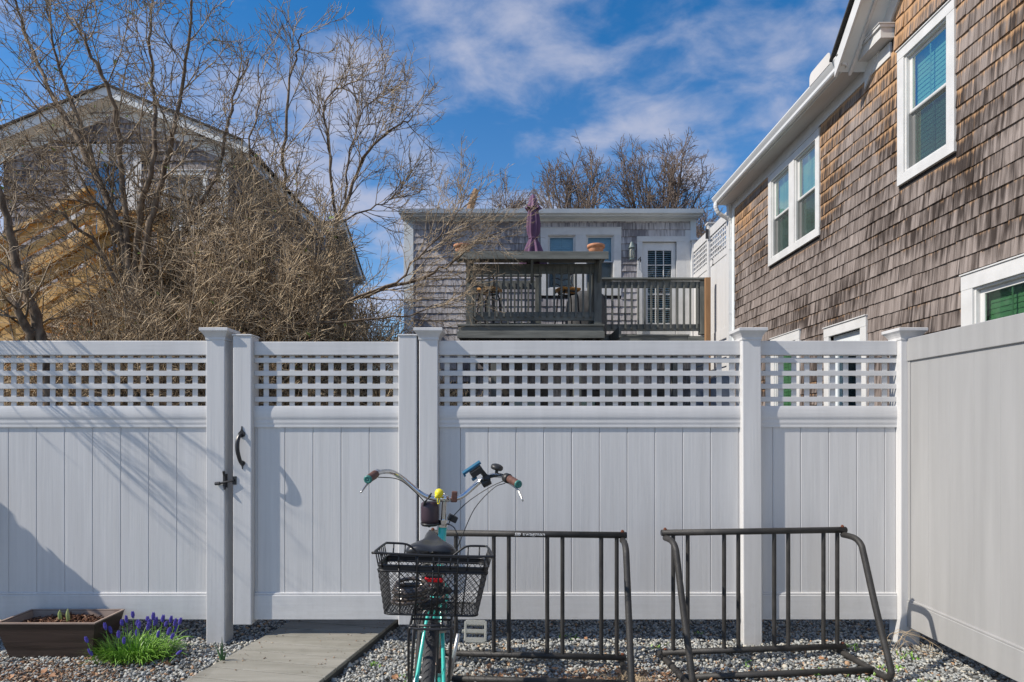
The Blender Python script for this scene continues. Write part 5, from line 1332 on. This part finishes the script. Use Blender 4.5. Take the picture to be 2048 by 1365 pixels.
bike_rack(-.50, 3.682, math.atan2(-.08, 1.18), 'black bicycle rack with white lettering on its top bar, beside the teal bicycle', text=True)

# ================================================================== BICYCLE
bike = empty('bicycle', (-.345, 2.35, 0), 'teal cruiser bicycle with black rear basket parked before the gate', 'bicycle')
bike.rotation_euler = (Matrix.Rotation(R(4.8), 3, 'Z') @ Matrix.Rotation(R(2.9), 3, 'Y')).to_euler()
def B(name, mb, m, parent=None, **k): return mb.build(name, m, parent or bike, local=True, **k)
# steering: the front parts are turned a little to the left
SA = R(7); SC = Vector((0, .86, 0))
def S(p):
    p = Vector(p) - SC; return Matrix.Rotation(SA, 3, 'Z') @ p + SC
def ring(c, r_, axis_turn=None, n=48): return [(c[0], c[1] + r_ * math.cos(2 * math.pi * k / n), c[2] + r_ * math.sin(2 * math.pi * k / n)) for k in range(n)]
def wheel(c, tf):
    ty = MB(); V = []; F = []; n = 96; mprof = []
    for k in range(14):
        a = 2 * math.pi * k / 14; mprof.append((.0245 * math.sin(a), .0255 * math.cos(a)))
    for i in range(n):
        an = 2 * math.pi * i / n
        for (w_, h_) in mprof:
            rr = .312 + h_; V.append(tf((c[0] + w_, c[1] + rr * math.cos(an), c[2] + rr * math.sin(an))))
    for i in range(n):
        for k in range(14): F.append((i * 14 + k, i * 14 + (k + 1) % 14, ((i + 1) % n) * 14 + (k + 1) % 14, ((i + 1) % n) * 14 + k))
    ty.add(V, F)
    w_ = B('wheel', ty, 'rubber', smooth=True)
    # chevron tread blocks standing proud of the tyre
    td = MB()
    for i in range(84):
        an = 2 * math.pi * i / 84
        for sx in (-1, 1):
            V = []
            for (u, da) in ((.002, 0), (.010, .016), (.018, .045)):
                for dd_ in (-.009, .009):
                    aa = an + da + dd_ ; hh = .312 + math.sqrt(max(0, .0275 ** 2 - (u * 1.03) ** 2)) + .0004
                    V.append(tf((c[0] + sx * u, c[1] + hh * math.cos(aa), c[2] + hh * math.sin(aa))))
            td.add(V, [(0, 1, 3, 2), (2, 3, 5, 4)])
    B('tread', td, 'rubber', w_, kind='stuff')
    rm = MB(); rm.tube([tf(p) for p in ring((c[0] - .011, c[1], c[2]), .284)], .006, 6, closed=True); rm.tube([tf(p) for p in ring((c[0] + .011, c[1], c[2]), .284)], .006, 6, closed=True); rm.tube([tf(p) for p in ring(c, .277)], .009, 6, closed=True)
    B('rim', rm, 'chrome', w_, smooth=True)
    sp = MB()
    for k in range(32):
        a = 2 * math.pi * k / 32; a2 = a + (.5 if k % 4 < 2 else -.5); sx = -.028 if k % 2 else .028
        sp.tube([tf((c[0] + sx, c[1] + .02 * math.cos(a2), c[2] + .02 * math.sin(a2))), tf((c[0], c[1] + .277 * math.cos(a), c[2] + .277 * math.sin(a)))], .001, 4)
    B('spokes', sp, 'chrome', w_, kind='stuff')
    hb = MB(); hb.tube([tf((c[0] - .06, c[1], c[2])), tf((c[0] + .06, c[1], c[2]))], .012, 10); hb.tube([tf((c[0] - .03, c[1], c[2])), tf((c[0] + .03, c[1], c[2]))], .022, 12)
    B('hub', hb, 'alloy', w_)
    return w_
I = lambda p: Vector(p)
wheel((0, 0, .34), I); wheel((0, 1.10, .34), S)
# frame
f = MB()
f.tube([(0, .43, .28), (0, .27, .74)], .0165, 14)
f.tube([S((0, .935, .60)), S((0, .857, .918))], .0225, 14)
f.tube(smooth_path([(0, .44, .285), (0, .62, .35), (0, .80, .47), S((0, .915, .665))], 5), .0195, 12)
f.tube(smooth_path([(0, .385, .42), (0, .55, .47), (0, .74, .60), S((0, .885, .775))], 5), .0165, 12)
for sx in (-1, 1):
    f.tube(smooth_path([(sx * .018, .29, .70), (sx * .040, .16, .56), (sx * .062, .0, .345)], 5), .0085, 10)
    f.tube([(sx * .03, .42, .285), (sx * .048, .25, .30), (sx * .064, .0, .335)], .010, 10)
f.tube([(-.04, .43, .28), (.04, .43, .28)], .021, 14)
B('frame', f, 'teal', smooth=True)
# fork
f = MB()
f.tube([S((0, .935, .60)), S((0, .945, .57))], .02, 12)
for sx in (-1, 1): f.tube(smooth_path([S((0, .945, .60)), S((sx * .045, .955, .57)), S((sx * .055, .985, .50)), S((sx * .058, 1.04, .42)), S((sx * .058, 1.10, .34))], 5), .011, 10)
B('fork', f, 'teal', smooth=True)
# front mudguard, rusty chrome
def guard(c, tf, a0, a1, r_, hw, m, name):
    q = MB(); V = []; F = []; n = 24; pr = [(-hw, -.018), (-hw * .8, -.004), (0, .004), (hw * .8, -.004), (hw, -.018)]
    for i in range(n + 1):
        an = R(a0 + (a1 - a0) * i / n)
        for th in (0, .002):
            for (w_, h_) in pr:
                rr = r_ + h_ + th; V.append(tf((c[0] + w_, c[1] + rr * math.cos(an), c[2] + rr * math.sin(an))))
    m_ = len(pr) * 2
    for i in range(n):
        for k in range(len(pr) - 1):
            a_ = i * m_ + k; F.append((a_, a_ + 1, a_ + 1 + m_, a_ + m_)); a_ += len(pr); F.append((a_, a_ + 1, a_ + 1 + m_, a_ + m_))
    q.add(V, F); return B(name, q, m, smooth=True)
guard((0, 1.10, .34), S, 25, 195, .355, .030, 'rustychrome', 'front_mudguard')
# stem, headset
f = MB(); f.tube([S((0, .858, .915)), S((0, .856, .928))], .027, 16); f.tube([S((0, .856, .928)), S((0, .855, .940))], .022, 16); f.tube([S((0, .855, .940)), S((0, .854, .952))], .026, 16)
B('headset', f, 'chrome', smooth=False)
f = MB(); f.tube(smooth_path([S((0, .854, .945)), S((0, .848, .99)), S((0, .842, 1.04)), S((0, .835, 1.065))], 5), .0135, 14); f.tube([S((-.022, .832, 1.066)), S((.022, .832, 1.066))], .019, 14)
f.lathe([(.008, 0), (.008, .012), (.004, .014)], S((0, .842, 1.08)), 8)
B('stem', f, 'chrome', smooth=True)
# handlebar
def hb(sx):
    k = .90 if sx > 0 else 1.05
    return [(x * k, y, z) for (x, y, z) in hb0(sx)]
def hb0(sx): return [(0, .832, 1.066), (sx * .05, .834, 1.064), (sx * .11, .846, 1.082), (sx * .17, .856, 1.128), (sx * .225, .85, 1.172), (sx * .275, .80, 1.20), (sx * .32, .73, 1.203), (sx * .352, .66, 1.192), (sx * .375, .575, 1.178)]
pts = [S(p) for p in hb(-1)][::-1] + [S(p) for p in hb(1)][1:]
f = MB(); f.tube(smooth_path(pts, 5), .0130, 14); B('handlebar', f, 'chrome', smooth=True)
for sx in (-1, 1):
    a = S(hb(sx)[-1]); b = S(hb(sx)[-2]); d = (a - b).normalized(); st_ = a - d * .115
    pr = []
    gq = MB(); npz_ = 16
    gq.tube([st_ + d * (.115 * i / npz_) for i in range(npz_ + 1)], [.0190 + (.0012 if i % 2 else 0) for i in range(npz_ + 1)], 14); gr = B('grip', gq, 'grip', smooth=True)
    gq = MB(); gq.lathe([(.0205, 0), (.021, .003), (.019, .008), (.011, .010), (.010, .008), (.004, .008), (.003, .010)], a - d * .001, 18, axis=d); B('grip_cap', gq, 'tealcap', gr, smooth=True)
    # brake lever
    bl = MB(); c0 = st_ - d * .015 + Vector((0, 0, -.012)); bl.tube([c0 - d * .02 + Vector((0, 0, .012)), c0 + d * .012 + Vector((0, 0, .012))], .018, 12)
    lev_ = smooth_path([c0 + Vector((0, 0, -.008)), c0 + d * .03 + Vector((sx * .02, .01, -.022)), c0 + d * .075 + Vector((sx * .028, .012, -.035)), c0 + d * .12 + Vector((sx * .034, .008, -.055 if sx < 0 else -.075))], 5)
    bl.tube(lev_, [.008 - .0035 * i / (len(lev_) - 1) for i in range(len(lev_))], 8); B('brake_lever', bl, 'alloy', smooth=True)
# shifter on the right grip, with a bell on top
a = S(hb(1)[-2]); b = S(hb(1)[-3]); d = (a - b).normalized()
f = MB(); f.tube([b + d * .02, b + d * .03, b + d * .055, b + d * .06], [.020, .025, .026, .021], 16); B('twist_shifter', f, 'plastic', smooth=True)
f = MB(); f.lathe([(.010, -.012), (.030, -.010), (.034, 0), (.031, .010), (.02, .016), (.004, .018)], S((.262, .77, 1.245)), 18, axis=(.2, -.2, 1)); f.tube([S((.262, .77, 1.235)), S((.262, .775, 1.205))], .009, 8); B('bell', f, 'plastic', smooth=True)
# phone holder, blue jaws on a black clamp
f = MB(); c0 = S((.148, .80, 1.215)); ax1 = Vector((.80, .0, .60)).normalized(); up_ = Vector((-.60, -.15, .80)).normalized()
f.beam(S((.215, .83, 1.185)), S((.215, .80, 1.16)), .04, .05); f.beam(S((.215, .82, 1.19)), c0 + ax1 * .03, .022, .022); f.beam(c0 - ax1 * .025 - up_ * .004, c0 + ax1 * .045 - up_ * .004, .055, .034, up=up_); f.tube([S((.195, .82, 1.15)), S((.235, .81, 1.175))], .024, 12)
ph = B('phone_holder', f, 'plastic', bevel=.004)
f = MB(); n0 = c0 + up_ * .028; f.beam(n0 - ax1 * .055, n0 + ax1 * .055, .050, .013, up=up_); f.beam(n0 - ax1 * .057 - up_ * .004, n0 - ax1 * .046 - up_ * .006, .050, .022, up=up_); B('upper_jaw', f, 'bluep', ph, bevel=.002)
f = MB(); n0 = c0 - up_ * .028 ; f.beam(n0 - ax1 * .035, n0 - ax1 * .005, .04, .012, up=up_); B('lower_jaw', f, 'bluep', ph, bevel=.004)
# computer / light block, yellow squeaker
f = MB(); c0 = S((.048, .80, 1.085)); f.beam(c0 + Vector((0, 0, -.03)), c0 + Vector((0, -.004, .024)), .030, .026); f.tube([S((.034, .832, 1.064)), S((.064, .832, 1.064))], .017, 12); B('light_mount', f, 'grip', bevel=.003)
f = MB(); c0 = S((-.034, .80, 1.096))
f.lathe([(.002, -.024), (.014, -.020), (.021, -.010), (.0235, .002), (.021, .014), (.013, .022), (.002, .025)], c0, 18, axis=(.35, -.2, 1)); f.lathe([(.002, -.008), (.009, -.006), (.011, 0), (.008, .005), (.002, .006)], c0 + Vector((-.010, -.022, -.012)), 12, axis=(0, -1, .1))
for sx in (-.006, .006): f.tube([c0 + Vector((sx, -.01, -.020)), c0 + Vector((sx * .8, -.014, -.052))], .0022, 6)
f.tube([c0 + Vector((-.005, -.014, -.052)), c0 + Vector((.005, -.014, -.052))], .003, 6)
B('yellow_horn', f, 'yellow', smooth=True)
# cables
f = MB()
f.tube(smooth_path([S((-.357, .70, 1.18)), S((-.25, .78, 1.165)), S((-.17, .80, 1.11)), S((-.09, .82, 1.03)), S((-.03, .86, .95))], 6), .0026, 6)
f.tube(smooth_path([S((.288, .71, 1.18)), S((.22, .74, 1.14)), S((.12, .78, 1.06)), S((.05, .84, .97)), S((.03, .87, .92))], 6), .0026, 6)
f.tube(smooth_path([S((.297, .70, 1.17)), S((.24, .72, 1.14)), S((.15, .74, 1.03)), S((.09, .74, .88)), S((.06, .75, .78)), (.03, .7, .6)], 6), .0026, 6)
f.tube(smooth_path([S((.02, .86, .93)), S((.06, .83, .91)), S((.085, .78, .84)), S((.075, .72, .77)), (.03, .6, .6)], 6), .0026, 6)
B('brake_cables', f, 'cable', smooth=True)
f = MB(); f.beam(S((.03, .88, .965)), S((.075, .88, .945)), .05, .034); B('reflector_bracket', f, 'plastic', bevel=.004)
# saddle: broad two-lobed rear, slim nose
V = []; F = []; n = 24; secs = [(.09, .010, .932, .01), (.095, .085, .925, .030), (.115, .104, .920, .040), (.15, .108, .918, .043), (.19, .098, .917, .042), (.235, .070, .918, .040), (.28, .044, .922, .040), (.33, .030, .930, .040), (.375, .026, .935, .036), (.395, .020, .934, .028), (.405, .004, .930, .01)]
for (y, hw, zc, hh) in secs:
    for k in range(n):
        a = 2 * math.pi * k / n; c_, s_ = math.cos(a), math.sin(a)
        x = hw * math.copysign(abs(c_) ** .8, c_); z = zc + .006 + hh * (s_ if s_ > 0 else s_ * .75)
        if s_ > 0: z -= .016 * math.exp(-(x / .028) ** 2) * (1 if y < .25 else 0) * s_
        V.append((x - .020 - (.018 if y > .3 else .006), y, z))
for i in range(len(secs) - 1):
    for k in range(n): F.append((i * n + k, i * n + (k + 1) % n, (i + 1) * n + (k + 1) % n, (i + 1) * n + k))
F += [tuple(range(n)), tuple((len(secs) - 1) * n + k for k in range(n))]
B('saddle', MB().add(V, F), 'saddle', smooth=True, sub=1)
f = MB(); f.tube([(-.01, .27, .74), (-.015, .235, .88)], .0135, 12); f.tube([(-.05, .16, .885), (-.035, .24, .872), (-.03, .34, .895)], .004, 6); f.tube([(.02, .16, .885), (.005, .24, .872), (0, .34, .895)], .004, 6); f.tube([(-.05, .225, .872), (.03, .225, .872)], .018, 10)
sp = B('seat_post', f, 'chrome', smooth=True)
f = MB(); f.tube([(0, .268, .735), (0, .262, .76)], .021, 12); f.tube([(-.03, .25, .75), (.035, .25, .75)], .006, 8); B('seat_clamp', f, 'alloy')
for sx in (-.075, .03):
    q = MB(); hel = [(sx + .014 * math.cos(k * .9), .13 + .014 * math.sin(k * .9), .83 + k * .0022) for k in range(34)]; q.tube(hel, .0028, 5); B('saddle_spring', q, 'blackmetal')
# crank, chainring, pedals
f = MB(); f.tube([(.075, .43, .28), (.092, .433, .38), (.108, .439, .485)], [.012, .010, .010], 10); f.tube([(-.075, .43, .28), (-.09, .427, .19), (-.098, .423, .11)], [.012, .010, .010], 10); f.tube([(-.08, .43, .28), (.08, .43, .28)], .010, 10)
B('crank', f, 'alloy', smooth=True)
f = MB(); f.lathe([(.085, -.0015), (.088, 0), (.085, .0015)], (.062, .43, .28), 40, axis=(1, 0, 0)); B('chainring', f, 'rustychrome')
f = MB(); f.tube([(.062, .43 + .088, .28), (.062, .43, .368), (.060, .02, .375), (.060, -.035, .34), (.060, .02, .305), (.062, .43, .192), (.062, .518, .28)], .004, 5); B('chain', f, 'rustychrome')
def pedal(c, m):
    q = MB(); c = Vector(c)
    q.tube([c + Vector((-.06, 0, 0)), c + Vector((.045, 0, 0))], .009, 10)
    # shoulders, cage tilted toward the viewer
    T = lambda x, y, z: c + Matrix.Rotation(R(58), 3, 'X') @ Vector((x, y, z))
    for y0, y1 in ((-.052, -.028), (-.010, .010), (.028, .052)):
        V = [T(x, y, z) for z in (-.011, .011) for y in (y0, y1) for x in (-.042 - (0 if abs(y) > .04 else .006), .048 + (0 if abs(y) > .04 else .006))]
        q.add(V, [(0, 2, 3, 1), (4, 5, 7, 6), (0, 1, 5, 4), (2, 6, 7, 3), (0, 4, 6, 2), (1, 3, 7, 5)])
    for x0, x1 in ((-.050, -.038), (.044, .056)):
        V = [T(x, y, z) for z in (-.0115, .0115) for y in (-.046, .046) for x in (x0, x1)]
        q.add(V, [(0, 2, 3, 1), (4, 5, 7, 6), (0, 1, 5, 4), (2, 6, 7, 3), (0, 4, 6, 2), (1, 3, 7, 5)])
    return B('pedal', q, m, bevel=.003)
pedal((.184, .445, .495), 'clearp'); pedal((-.165, .42, .10), 'clearp')
# rear carrier
f = MB()
f.tube(smooth_path([(-.072, .20, .735), (-.072, -.20, .735), (-.060, -.245, .735), (0, -.252, .735), (.060, -.245, .735), (.072, -.20, .735), (.072, .20, .735)], 4), .005, 8)
for x in (-.04, 0, .04): f.tube([(x, .20, .738), (x, -.25, .738)], .0032, 6)
for y in (-.15, -.02, .12): f.tube([(-.072, y, .737), (.072, y, .737)], .004, 6)
for sx in (-1, 1):
    f.tube(smooth_path([(sx * .050, -.235, .742), (sx * .068, -.232, .738), (sx * .075, -.225, .71), (sx * .075, -.16, .58), (sx * .074, -.01, .345)], 5), .005, 8)
    f.tube([(sx * .074, .02, .735), (sx * .074, 0, .345)], .0045, 8); f.tube([(sx * .074, .16, .735), (sx * .074, .01, .345)], .0045, 8)
f.tube([(-.05, -.236, .742), (.05, -.236, .742)], .005, 8); f.tube([(-.03, .2, .735), (0, .285, .70)], .005, 8); f.tube([(.03, .2, .735), (0, .285, .70)], .005, 8)
B('rear_carrier', f, 'blackmetal', smooth=True)
# brake arch over the rear tyre
f = MB(); f.tube(smooth_path([(-.045, .12, .60), (-.047, .10, .67), (-.02, .10, .70), (.02, .10, .70), (.047, .10, .67), (.045, .12, .60)], 4), .007, 8); f.beam((.042, .06, .62), (.036, .06, .66), .022, .03); B('rear_brake', f, 'alloy', smooth=True)
# tail light
f = MB(); f.lathe([(.026, 0), (.031, .004), (.031, .014), (.024, .02)], (-.005, .055, .84), 4, axis=(0, 1, 0)); 
f = MB(); f.beam((-.040, .0, .845), (.032, .0, .845), .02, .020, up=(0, 0, 1)); tl = B('tail_light', f, 'redlens', bevel=.005)
f = MB(); f.beam((-.036, .005, .860), (.028, .005, .860), .03, .010, up=(0, 0, 1)); f.tube([(0, .04, .85), (-.005, .2, .87)], .008, 8); f.beam((-.02, .05, .865), (.015, .05, .865), .03, .02); B('light_housing', f, 'plastic', tl, bevel=.003)
# small bag of tools under the saddle
f = MB(); f.lathe([(.02, -.03), (.032, -.02), (.034, .01), (.026, .03)], (.0, .14, .775), 14, axis=(1, .2, 0)); f.tube([(.03, .1, .78), (.06, .12, .77)], .015, 8); f.tube([(-.02, .08, .79), (.03, .08, .79)], .010, 8); B('lock_bracket', f, 'plastic', smooth=True)

# basket: tapering wire-mesh tub with a rod railing on top
def rect(z, hw, y0, y1, rr=.03, n=5):
    out = []
    for (cx, cy, a0) in ((hw - rr, y1 - rr, 0), (-hw + rr, y1 - rr, 90), (-hw + rr, y0 + rr, 180), (hw - rr, y0 + rr, 270)):
        for k in range(n): an = R(a0 + 90 * k / (n - 1)); out.append((cx + rr * math.cos(an), cy + rr * math.sin(an), z))
    return out
ZB0, ZB1, ZB2 = .757, .921, .973
TL = lambda x, y, z: (x, y, z - y * .10)
f = MB(TL); f.tube(rect(ZB0, .165, -.240, .0), .004, 6, closed=True)
base_r = B('basket', f, 'basket', smooth=True)
f = MB(TL); rb = rect(ZB1, .192, -.262, .028)
V = []
for p in rb: V += [(p[0], p[1], p[2] - .008), (p[0], p[1], p[2] + .007)]
nb = len(rb); V += [(p[0] * .985, p[1] if abs(p[1]) < .0 else p[1] * .985 , p[2] - .010) for p in rb]
f.add(V[:2 * nb], [(2 * i, 2 * ((i + 1) % nb), 2 * ((i + 1) % nb) + 1, 2 * i + 1) for i in range(nb)])
f.tube([(p[0], p[1], p[2] - .010) for p in rb], .0045, 6, closed=True); f.tube([(p[0], p[1], p[2] + .009) for p in rb], .0045, 6, closed=True)
B('rim_band', f, 'basket', base_r, smooth=True)
f = MB(TL); f.tube(smooth_path([(-.20, .036, ZB2 + .006), (-.205, -.10, ZB2 + .003), (-.205, -.255, ZB2), (-.19, -.272, ZB2), (0, -.274, ZB2 - .003), (.19, -.272, ZB2), (.205, -.255, ZB2), (.205, -.10, ZB2 + .003), (.20, .036, ZB2 + .006)], 4), .0045, 8)
for sx in (-1, 1): f.tube(smooth_path([(sx * .20, .036, ZB2 + .006), (sx * .185, .042, ZB2 + .006), (sx * .12, .042, ZB2 + .003), (sx * .085, .040, ZB2 - .02), (sx * .06, .036, ZB1 + .01)], 4), .0045, 8)
for i in range(13):
    x = -.18 + i * .06
    if x > .185: break
    f.tube([(x * .98, -.262, ZB1), (x, -.273, ZB2 - .002)], .0028, 6)
    f.tube([(x * .9, -.240, ZB0), (x * .98, -.264, ZB1)], .0028, 6) if i in (1, 3, 5) else None
for sx in (-1, 1):
    for i in range(6): y = -.23 + i * .05; f.tube([(sx * .192, y, ZB1), (sx * .205, y, ZB2 + .002)], .0026, 6)
    for x in (.17, .125): f.tube([(sx * x, .028, ZB1), (sx * x, .041, ZB2 + .004)], .0028, 6)
for x in (-.055, .02, .085): f.tube([(x, -.243, ZB0), (x, -.266, ZB1), (x, -.274, ZB2)], .003, 6)
B('top_railing', f, 'basket', base_r, smooth=True)
# diamond mesh on the four walls and the floor
f = MB(TL)
def lerp4(a, b, c, d, u, v): # a b bottom, c d top
    a, b, c, d = map(Vector, (a, b, c, d)); return a.lerp(b, u).lerp(c.lerp(d, u), v)
def mesh_panel(a, b, c, d, nu, nv, r_=.00115):
    # diagonal wires both ways: u = u0 +- v * nv / nu
    for k in range(-nv, nu + nv):
        for sg in (1, -1):
            pts = []
            for j in range(nv + 1):
                v = j / nv; u = (k + (j if sg > 0 else -j) + (0 if sg > 0 else nv)) / nu - (0 if sg > 0 else 0)
                if 0 <= u <= 1: pts.append(lerp4(a, b, c, d, u, v))
            if len(pts) > 1: f.tube(pts, r_, 4, cap=False)
bl_, br_, fl_, fr_ = (-.163, -.238, ZB0), (.163, -.238, ZB0), (-.163, -.004, ZB0), (.163, -.004, ZB0)
tbl, tbr, tfl, tfr = (-.190, -.260, ZB1 - .01), (.190, -.260, ZB1 - .01), (-.190, .026, ZB1 - .01), (.190, .026, ZB1 - .01)
mesh_panel(bl_, br_, tbl, tbr, 17, 7); mesh_panel(fl_, fr_, tfl, tfr, 17, 7); mesh_panel(bl_, fl_, tbl, tfl, 12, 7); mesh_panel(br_, fr_, tbr, tfr, 12, 7); mesh_panel(bl_, br_, fl_, fr_, 16, 11)
B('wire_mesh', f, 'basket', base_r, kind='stuff')
# bottom lip curl on the near side
# ---- things carried by the bicycle
bm_ = Matrix.LocRotScale(bike.location, bike.rotation_euler, None)
def world(p): return bm_ @ Vector(p)
q = MB(); pts = []
for k in range(5 * 20 + 14):
    a = 2 * math.pi * k / 20; lvl = k / 20
    rr = .058 + .006 * math.sin(lvl * 2.1); pts.append(world((-.082 + rr * 1.05 * math.cos(a), -.12 + rr * .95 * math.sin(a), .790 + .0125 * lvl + .006 * math.cos(a + .6) + (.012 * max(0, lvl - 4.2) * math.sin(a)))))
t = empty('cable_lock', world((-.082, -.12, .77)), 'coiled smoky black cable lock lying in the bicycle basket', 'bicycle lock')
q.tube(pts, .0075, 8); q.build('cable', 'lock', t, smooth=True)
q = MB(); q.tube([world((-.045, -.15, .79)), world((.02, -.13, .795))], .013, 12); q.tube([world((-.02, -.10, .785)), world((.045, -.09, .79))], .009, 10); q.build('lock_head', 'plastic', t, smooth=True)
spk = empty('portable_speaker', world(S((-.075, .84, .97))), 'dark cylindrical speaker hanging in front of the handlebar', 'speaker')
c0 = world(S((-.075, .855, 1.045))); q = MB(); q.lathe([(.036, 0), (.046, -.008), (.0485, -.03), (.0485, -.09), (.046, -.112)], c0, 28, axis=(0, 0, 1)); q.build('body', 'speaker', spk, smooth=True)
q = MB(); q.lathe([(.0495, -.112), (.0495, -.118), (.042, -.128), (.012, -.131), (.010, -.129)], c0, 28); q.lathe([(.007, 0), (.007, .002)], c0 + Vector((0, -.025, -.1325)), 10); q.build('base_ring', 'blackmetal', spk, smooth=True)
q = MB(); q.tube(smooth_path([c0 + Vector((-.03, -.03, -.02)), c0 + Vector((-.02, -.055, 0)), c0 + Vector((0, -.055, .03)), c0 + Vector((.01, -.02, .045))], 4), .005, 6); q.build('strap', 'cable', spk)

# dead stalks by the corner post and a leaning twig
q = MB(); r_ = random.Random(4)
for k in range(9):
    a = Vector((2.45 + r_.uniform(-.06, .1), 3.9 + r_.uniform(-.06, .03), .0)); q.tube(smooth_path([a, a + Vector((.05, -.03, .10 + r_.uniform(-.04, .05))), a + Vector((.14 + r_.uniform(-.05, .1), -.08, .05 + r_.uniform(-.03, .04))), a + Vector((.22, -.10, .02))], 4), .0013, 4)
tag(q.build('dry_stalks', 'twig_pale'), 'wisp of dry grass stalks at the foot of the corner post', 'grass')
q = MB(); r_ = random.Random(6)
for k in range(130):
    a = Vector((.66 + r_.gauss(0, .05), 3.36 + r_.gauss(0, .03), .01)); an = r_.uniform(0, 6.28); l = r_.uniform(.03, .09)
    q.tube(smooth_path([a, a + Vector((math.cos(an) * l * .5, math.sin(an) * l * .3, r_.uniform(.01, .05))), a + Vector((math.cos(an) * l, math.sin(an) * l * .6, r_.uniform(0, .03)))], 3), .0012, 3)
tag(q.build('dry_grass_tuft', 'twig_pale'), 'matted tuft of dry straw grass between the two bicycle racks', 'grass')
